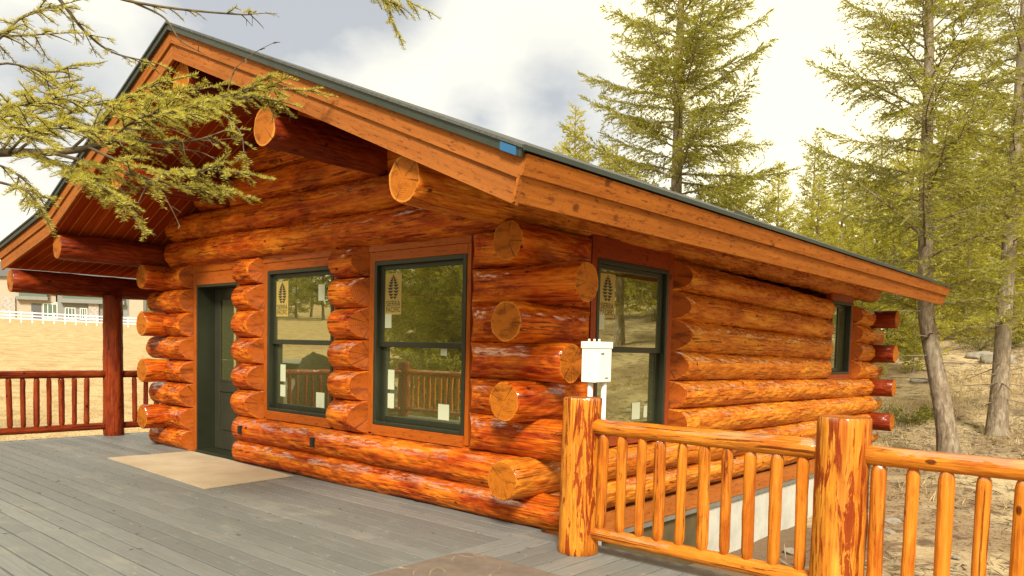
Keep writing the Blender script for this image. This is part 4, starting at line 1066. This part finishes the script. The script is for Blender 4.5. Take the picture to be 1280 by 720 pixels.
    # darker boughs higher up, back lit
    for st, rr, stp, Lx, br in (
        ([(-300, -60, 4.6), (-60, -40, 4.9), (60, -12, 5.2), (75, 0, 5.2), (105, 38, 5.3), (140, 65, 5.4), (190, 78, 5.5)], .022, .09, .28, .45),
        ([(-300, 10, 4.5), (-60, 40, 4.8), (0, 45, 4.9), (70, 42, 5.0)], .016, .07, .30, .25),
        ([(-300, -110, 5.0), (-40, -60, 5.3), (120, -12, 5.6), (165, 2, 5.7), (230, 12, 5.8), (300, 18, 5.9), (320, 17, 5.9)], .018, .13, .24, .6),
        ([(165, 2, 5.7), (205, 22, 5.8), (225, 50, 5.8), (250, 65, 5.8)], .009, .14, .12, .9),
        ([(-200, 70, 4.4), (-30, 62, 4.7), (30, 20, 5.0), (80, 5, 5.1)], .012, .06, .30, .2),
        ([(-200, 150, 4.4), (-40, 120, 4.6), (0, 80, 4.8), (60, 90, 5.0), (90, 82, 5.1)], .011, .065, .30, .3),
        ([(-250, 230, 4.3), (-60, 215, 4.4), (0, 228, 4.5), (35, 240, 4.5), (50, 262, 4.5)], .012, .06, .24, .15),
        ([(-250, 300, 4.3), (-60, 225, 4.5), (-10, 205, 4.7), (30, 225, 4.7), (45, 250, 4.6)], .010, .06, .22, .2),
        ([(-100, -160, 5.2), (250, -110, 5.8), (400, -40, 6.1), (470, -6, 6.2), (500, 8, 6.2)], .013, .07, .22, .15),
        ([(420, -30, 6.1), (460, -12, 6.2), (480, 0, 6.2), (490, 24, 6.2), (498, 44, 6.2)], .006, .045, .18, .05),
        ([(440, -40, 6.1), (490, -14, 6.2), (515, 4, 6.2), (535, 14, 6.2)], .006, .045, .17, .05)):
        Qs = bough(st, rr, .004)
        n_ = len(Qs)
        lo = .62 if st[0][0] < -150 else .35
        if st[0][0] <= -100: wood.tube([(0, 0, max(1.2, Qs[0][2]-.3)), tuple(Qs[0])], [.04, rr], 6, 0, False); lo = .55
        dress(Qs, lo, 1, stp, Lx, br, .35, (-.1, .3)); spray(Qs[-1], Qs[-1]-Qs[-2], Lx*.7, .004, br, 1)
    wood.build('branch', 'twig_bark', t)
    P, D, L = np.concatenate(NP), np.concatenate(ND), np.concatenate(NL)
    V, F = tufts(P, D, L, np.full(len(P), .0029), rng)
    obj('needles', fast_mesh('needles', V, F), 'needles_near', t)
    print('near needles', len(P))
near_fir()

# ------------------------------------------------------------------ slope details
def blades(name, label, pts, h, w_, mat, rng, lean=.5):
    n_ = len(pts); D = nrm(np.stack([rng.normal(0, lean, n_), rng.normal(0, lean, n_), np.ones(n_)], 1))
    V, F = tufts(pts, D, h*rng.uniform(.5, 1.3, n_), np.full(n_, w_), rng)
    o = obj(name, fast_mesh(name, V, F), mat); o['label'] = label; o['category'] = 'grass'; o['kind'] = 'stuff'; return o
rng = np.random.default_rng(77)
def scatter(n_, x0, x1, y0, y1, thr, sc_):
    out_ = []
    while len(out_) < n_:
        x, y = rng.uniform(x0, x1), rng.uniform(y0, y1)
        if noise.noise(Vector((x*sc_, y*sc_, 2.5)))+rng.normal(0, .12) > thr and not (-9 < x < .6 and y < 9.6): out_.append((x, y, gz(x, y)-.02+noise.noise(Vector((x*.55, y*.55, 0)))*.07+noise.noise(Vector((x*1.7, y*1.7, 4)))*.035))
    return np.array(out_)
blades('dry_grass', 'pale dry grass tufts on the slope behind the cabin', scatter(16000, -6, 9, 8, 30, .12, .33), .20, .012, 'dry_grass', rng)
blades('hay_stubble', 'short straw coloured stubble of the field west of the deck', scatter(16000, -45, -9.3, -3, 40, -.3, .4), .09, .014, 'dry_grass', rng)
def litter():
    """needle litter and fallen twigs"""
    n_ = 9000; p = scatter(n_, -1, 7, 3.5, 24, -.25, .6); D = nrm(np.stack([rng.normal(0, 1, n_), rng.normal(0, 1, n_), rng.normal(.05, .12, n_)], 1))
    p[:, 2] += .02
    V, F = tufts(p, D, rng.uniform(.06, .3, n_), rng.uniform(.008, .02, n_), rng); o = obj('forest_litter', fast_mesh('forest_litter', V, F), 'dead_wood'); o['label'] = 'fallen twigs and needle litter on the brown slope'; o['category'] = 'litter'; o['kind'] = 'stuff'
    n_ = 7000; p = scatter(n_, -1, 7, 3.5, 24, -.1, .5); D = nrm(np.stack([rng.normal(0, 1, n_), rng.normal(0, 1, n_), rng.normal(.12, .2, n_)], 1)); p[:, 2] += .02
    V, F = tufts(p, D, rng.uniform(.05, .32, n_), rng.uniform(.008, .022, n_), rng); o = obj('dark_litter', fast_mesh('dark_litter', V, F), 'twig_bark'); o['label'] = 'dark twigs and bark scattered over the slope'; o['category'] = 'litter'; o['kind'] = 'stuff'
litter()
def deck_bits():
    n_ = 240; g = np.random.default_rng(9); p = np.stack([g.uniform(-8.4, 3.2, n_), g.uniform(-4.6, -.3, n_), np.full(n_, .004)], 1)
    keep = ~((p[:, 0] > -6.1) & (p[:, 0] < -3.2) & (p[:, 1] > -1.3)); p = p[keep]; n_ = len(p)
    D = nrm(np.stack([g.normal(0, 1, n_), g.normal(0, 1, n_), g.normal(.03, .04, n_)], 1)); D[:, 2] = abs(D[:, 2])
    V, F = tufts(p, D, g.uniform(.015, .07, n_), g.uniform(.003, .011, n_), g); V[:, 2] = np.maximum(V[:, 2], .002)
    o = obj('deck_litter', fast_mesh('deck_litter', V, F), 'twig_bark'); o['label'] = 'scattered needles and bark flakes on the deck boards'; o['category'] = 'litter'; o['kind'] = 'stuff'
deck_bits()
def rock(loc, s, label, seed, mat='rock', name='rock', cat='rock', group='loose pale rocks on the slope'):
    bm = bmesh.new(); bmesh.ops.create_icosphere(bm, subdivisions=3, radius=1)
    for v in bm.verts:
        d = v.co.normalized(); k = 1+.35*noise.noise(d*1.4+Vector((seed, 0, 0)))+.12*noise.noise(d*4+Vector((seed, 3, 0)))
        v.co = Vector((d.x*s[0]*k, d.y*s[1]*k, d.z*s[2]*k))
    me = bpy.data.meshes.new(name); bm.to_mesh(me); bm.free(); me.polygons.foreach_set('use_smooth', [True]*len(me.polygons))
    o = obj(name, me, mat); o.location = loc; return tag(o, label, cat, group)
for i, (px, py, dep, s_, lab) in enumerate(((990, 692, 6.6, .10, 'whitish stone seen between balusters below the white foundation'), (1115, 655, 8.0, .14, 'pale flat stone seen through the right railing section'), (1250, 452, 19, .5, 'broad light rock beside the right edge trunk'), (1228, 446, 20, .4, 'smaller light rock left of the right edge trunk'),
        (1195, 700, 6.8, .05, 'tiny white stone low between the right balusters'), (1110, 668, 7.2, .10, 'light stone just right of the second railing post'), (1150, 478, 17, .3, 'low grey rock on the slope left of the leaning trunk'))):
    p = hit(px, py); rock((p.x, p.y, gz(p.x, p.y)+.02), (s_, s_*.8, s_*.4), lab, i*3.3)
def shrub(loc, r, h, n_, label, mat, seed, name='shrub', group='low green shrubs on the slope'):
    g = np.random.default_rng(seed); t = thing(name, label, 'shrub', loc, 0, group)
    w_ = MB(); PP, DD = [], []
    for i in range(16):
        az = g.random()*6.28; L = r*g.uniform(.4, 1.1); e = np.array([math.cos(az)*L, math.sin(az)*L, h*g.uniform(.4, 1.1)])
        w_.tube([(0, 0, 0), tuple(e*np.array([.5, .5, .7])), tuple(e)], [.012, .008, .003], 4, 0, False)
        m_ = n_//16; u = g.uniform(.35, 1.05, m_)
        PP.append(e*u[:, None]+g.normal(0, .07*r/.5, (m_, 3))); DD.append(nrm(nrm(e)+g.normal(0, .7, (m_, 3))))
    w_.build('stem', 'twig_bark', t); P, D = np.concatenate(PP), np.concatenate(DD)
    V, F = tufts(P, D, g.uniform(.05, .11, len(P)), g.uniform(.02, .035, len(P)), g); obj('leaves', fast_mesh('leaves', V, F), mat, t)
    return t
for px, py, dep, r, h, lab, sd_ in ((1135, 522, 15.5, .55, .30, 'low yellow green shrub between the back log ends and the leaning trunk', 1), (1225, 430, 18.5, .7, .42, 'yellow green shrub left of the right edge trunk', 2), (1265, 428, 19, .6, .45, 'green shrub right behind the right edge trunk', 3), (1160, 515, 15.0, .3, .2, 'smallest green shrub close to the leaning trunk', 4)):
    p = hit(px, py+8); shrub((p.x, p.y, gz(p.x, p.y)), r, h, 900, lab, 'shrub', sd_)
p = hit(1141, 466); m4 = conifer(71, 1.5, .02, .05, .36, 46, tuft=(.08, .03), dens=1.6)
tree('fir_sapling', 'tiny dark green fir sapling left of the leaning trunk', (p.x, p.y, gz(p.x, p.y)), m4, 'needles')

# ------------------------------------------------------------------ far side of the field
def fence():
    A = pix(-30, 405, 92); B = pix(235, 391, 100); d = B-A; n_ = 20
    t = thing('white_fence', 'white three rail fence across the top of the field before the houses', 'fence', (A.x, A.y, gz(A.x, A.y)))
    ps = []
    for i in range(n_+1):
        q = A+d*(i/n_); ps.append(Vector((q.x, q.y, gz(q.x, q.y)))-t.location)
    dirn = Vector((d.x, d.y, 0)).normalized(); ang = math.atan2(dirn.y, dirn.x)
    for q in ps:
        b = MB(); b.box((-.06, -.06, -.2), (.06, .06, 1.35), 0, .01); o = b.build('post', 'paint_white', t); o.location = q; o.rotation_euler.z = ang
    for z in (.45, .82, 1.2):
        b = MB()
        for q0, q1 in zip(ps[:-1], ps[1:]):
            nn = Vector((-dirn.y, dirn.x, 0))*.03; c = []
            for dz in (-.07, .07): c += [q0-nn+Vector((0, 0, z+dz)), q1-nn+Vector((0, 0, z+dz)), q1+nn+Vector((0, 0, z+dz)), q0+nn+Vector((0, 0, z+dz))]
            b.hexa(c)
        b.build('rail', 'paint_white', t)
fence()
def house(name, label, px, dep, wpx, mats, feats, roofh, ht=6.4):
    """feats: (u0, u1, z0, z1, kind) in metres along the front"""
    p = pix(px, 400, dep); q = pix(px+wpx, 392, dep+4); d = Vector((q.x-p.x, q.y-p.y, 0)); W = d.length; ang = math.atan2(d.y, d.x)
    zb = max(gz(p.x, p.y), gz(q.x, q.y))-.5
    t = thing(name, label, 'house', (p.x, p.y, zb), ang, 'houses beyond the field')
    b = MB(); b.box((0, 0, -1.5), (W, 9, ht)); wl = b.build('wall', mats, t)
    b = MB(); b.hexa([(-.6, -.6, ht), (W+.6, -.6, ht), (W+.6, 9.6, ht), (-.6, 9.6, ht), (-.6, 4.4, ht+roofh), (W+.6, 4.4, ht+roofh), (W+.6, 4.6, ht+roofh), (-.6, 4.6, ht+roofh)]); b.build('roof', 'house_roof', t)
    for u0, u1, z0, z1, kind in feats:
        if kind == 'win':
            b = MB(); f = .10
            b.box((u0, -.06, z0), (u0+f, .0, z1)); b.box((u1-f, -.06, z0), (u1, 0, z1)); b.box((u0+f, -.06, z1-f), (u1-f, 0, z1)); b.box((u0+f, -.06, z0), (u1-f, 0, z0+f))
            for k in (1, 2): b.box((u0+(u1-u0)*k/3-.04, -.06, z0+f), (u0+(u1-u0)*k/3+.04, 0, z1-f))
            w_ = b.build('window', 'paint_white', t); b = MB(); b.box((u0+f, -.03, z0+f), (u1-f, -.01, z1-f)); b.build('pane', 'house_glass', w_)
        elif kind == 'stone': b = MB(); b.box((u0, -.35, z0), (u1, -.002, z1), 0, .03); b.build('stone_pillar', 'house_stone', t)
        elif kind == 'band': b = MB(); b.box((u0, -.9, z0), (u1, -.002, z1)); b.build('balcony', 'house_grey', t)
        elif kind == 'rail': b = MB(); b.box((u0, -.9, z0), (u1, -.86, z1)); b.build('balcony_glass', 'house_glass', t)
        elif kind == 'door': b = MB(); b.box((u0, -.05, z0), (u1, -.002, z1)); b.build('door', 'house_roof', t)
        elif kind == 'panel': b = MB(); b.box((u0, -.25, z0), (u1, -.002, z1)); b.build('siding', 'house_beige', t)
    return t
house('house', 'beige two storey house with white windows at the far left beyond the fence', -40, 112, 110, 'house_beige',
      [(4.2, 6.0, .0, 3.4, 'stone'), (6.2, 10.3, 3.1, 3.6, 'band'), (6.6, 10.2, 3.6, 5.2, 'rail'), (8.0, 9.3, .2, 2.6, 'door'), (11.0, 12.2, .6, 2.9, 'win'), (8.4, 9.8, 3.7, 5.2, 'win')], 2.6)
house('house', 'grey house with a long balcony and stone pillar behind the porch post', 72, 116, 110, 'house_grey',
      [(-1.9, .0, .6, 2.9, 'win'), (-1.9, .0, 4.2, 5.3, 'win'), (.5, 9.2, 3.1, 3.7, 'band'), (.8, 9.0, 3.7, 5.3, 'rail'), (4.2, 5.6, .0, 3.1, 'stone'), (1.0, 2.4, .6, 2.4, 'win'), (3.0, 4.0, .6, 2.4, 'win'), (6.3, 8.3, .6, 2.4, 'win'), (9.8, 11.8, .0, 5.8, 'panel')], 2.6)
q = pix(192, 385, 120); sh = copy_tree(first['bush'], (q.x, q.y, gz(q.x, q.y)-.2), .4, .62, 'distant yellow green tree right of the far houses', 'trees beside the far houses')

# ------------------------------------------------------------------ mirrored in the left front window
p = Vector((-12.6, -6.3, 0)); rock((p.x, p.y, gz(p.x, p.y)+.60), (.62, .62, 1.25), 'big dark rounded boulder beyond the deck, mirrored in the left front window', 44, 'boulder', 'boulder', 'boulder', None)
def car():
    t = thing('parked_car', 'white car parked beyond the deck, mirrored in the left front window', 'car', (-15.0, -7.9, gz(-15.0, -7.9)), R(122))
    prof = [(-2.2, .35), (-2.25, .75), (-2.1, 1.0), (-1.3, 1.08), (-.7, 1.52), (.1, 1.62), (1.4, 1.58), (2.0, 1.15), (2.2, 1.0), (2.22, .4)]
    b = MB(); secs = []
    for y, k in ((-.92, .93), (-.85, 1.0), (.85, 1.0), (.92, .93)): secs.append([(x, y*(1-.14*max(0, z-1.0)/.6), .35+(z-.35)*k) for x, z in prof])
    n_ = len(prof); vs = sum(secs, []); fs = [(s_*n_+i, s_*n_+i+1, (s_+1)*n_+i+1, (s_+1)*n_+i) for s_ in range(3) for i in range(n_-1)]+[tuple(range(n_))[::-1], tuple(range(3*n_, 4*n_))]
    b.add(vs, fs); b.build('body', 'car_paint', t)
    for s_ in (-1, 1):
        b = MB(); b.add([(-1.15, s_*.925, 1.08), (-.66, s_*.872, 1.47), (1.3, s_*.872, 1.5), (1.75, s_*.925, 1.1)], [(0, 1, 2, 3)]); b.build('window', 'car_glass', t)
        b = MB(); b.box((-1.0, s_*.93, 1.0), (-.82, s_*1.12, 1.16), 0, .04); b.build('wing_mirror', 'car_paint', t)
        for x in (-1.4, 1.35):
            b = MB(); b.tube([(x, s_*.74, .33), (x, s_*.94, .33)], .33, 20); w_ = b.build('wheel', 'tyre', t)
            b = MB(); b.tube([(x, s_*.93, .33), (x, s_*.948, .33)], .2, 16); b.build('rim', 'flashing', w_)
        b = MB(); b.box((-2.26, s_*.45, .72), (-2.15, s_*.85, .88), 0, .03); b.build('headlight', 'house_glass', t)
    b = MB(); b.add([(-1.27, -.75, 1.13), (-1.27, .75, 1.13), (-.76, .70, 1.515), (-.76, -.70, 1.515)], [(0, 1, 2, 3)]); b.build('windscreen', 'car_glass', t)
car()
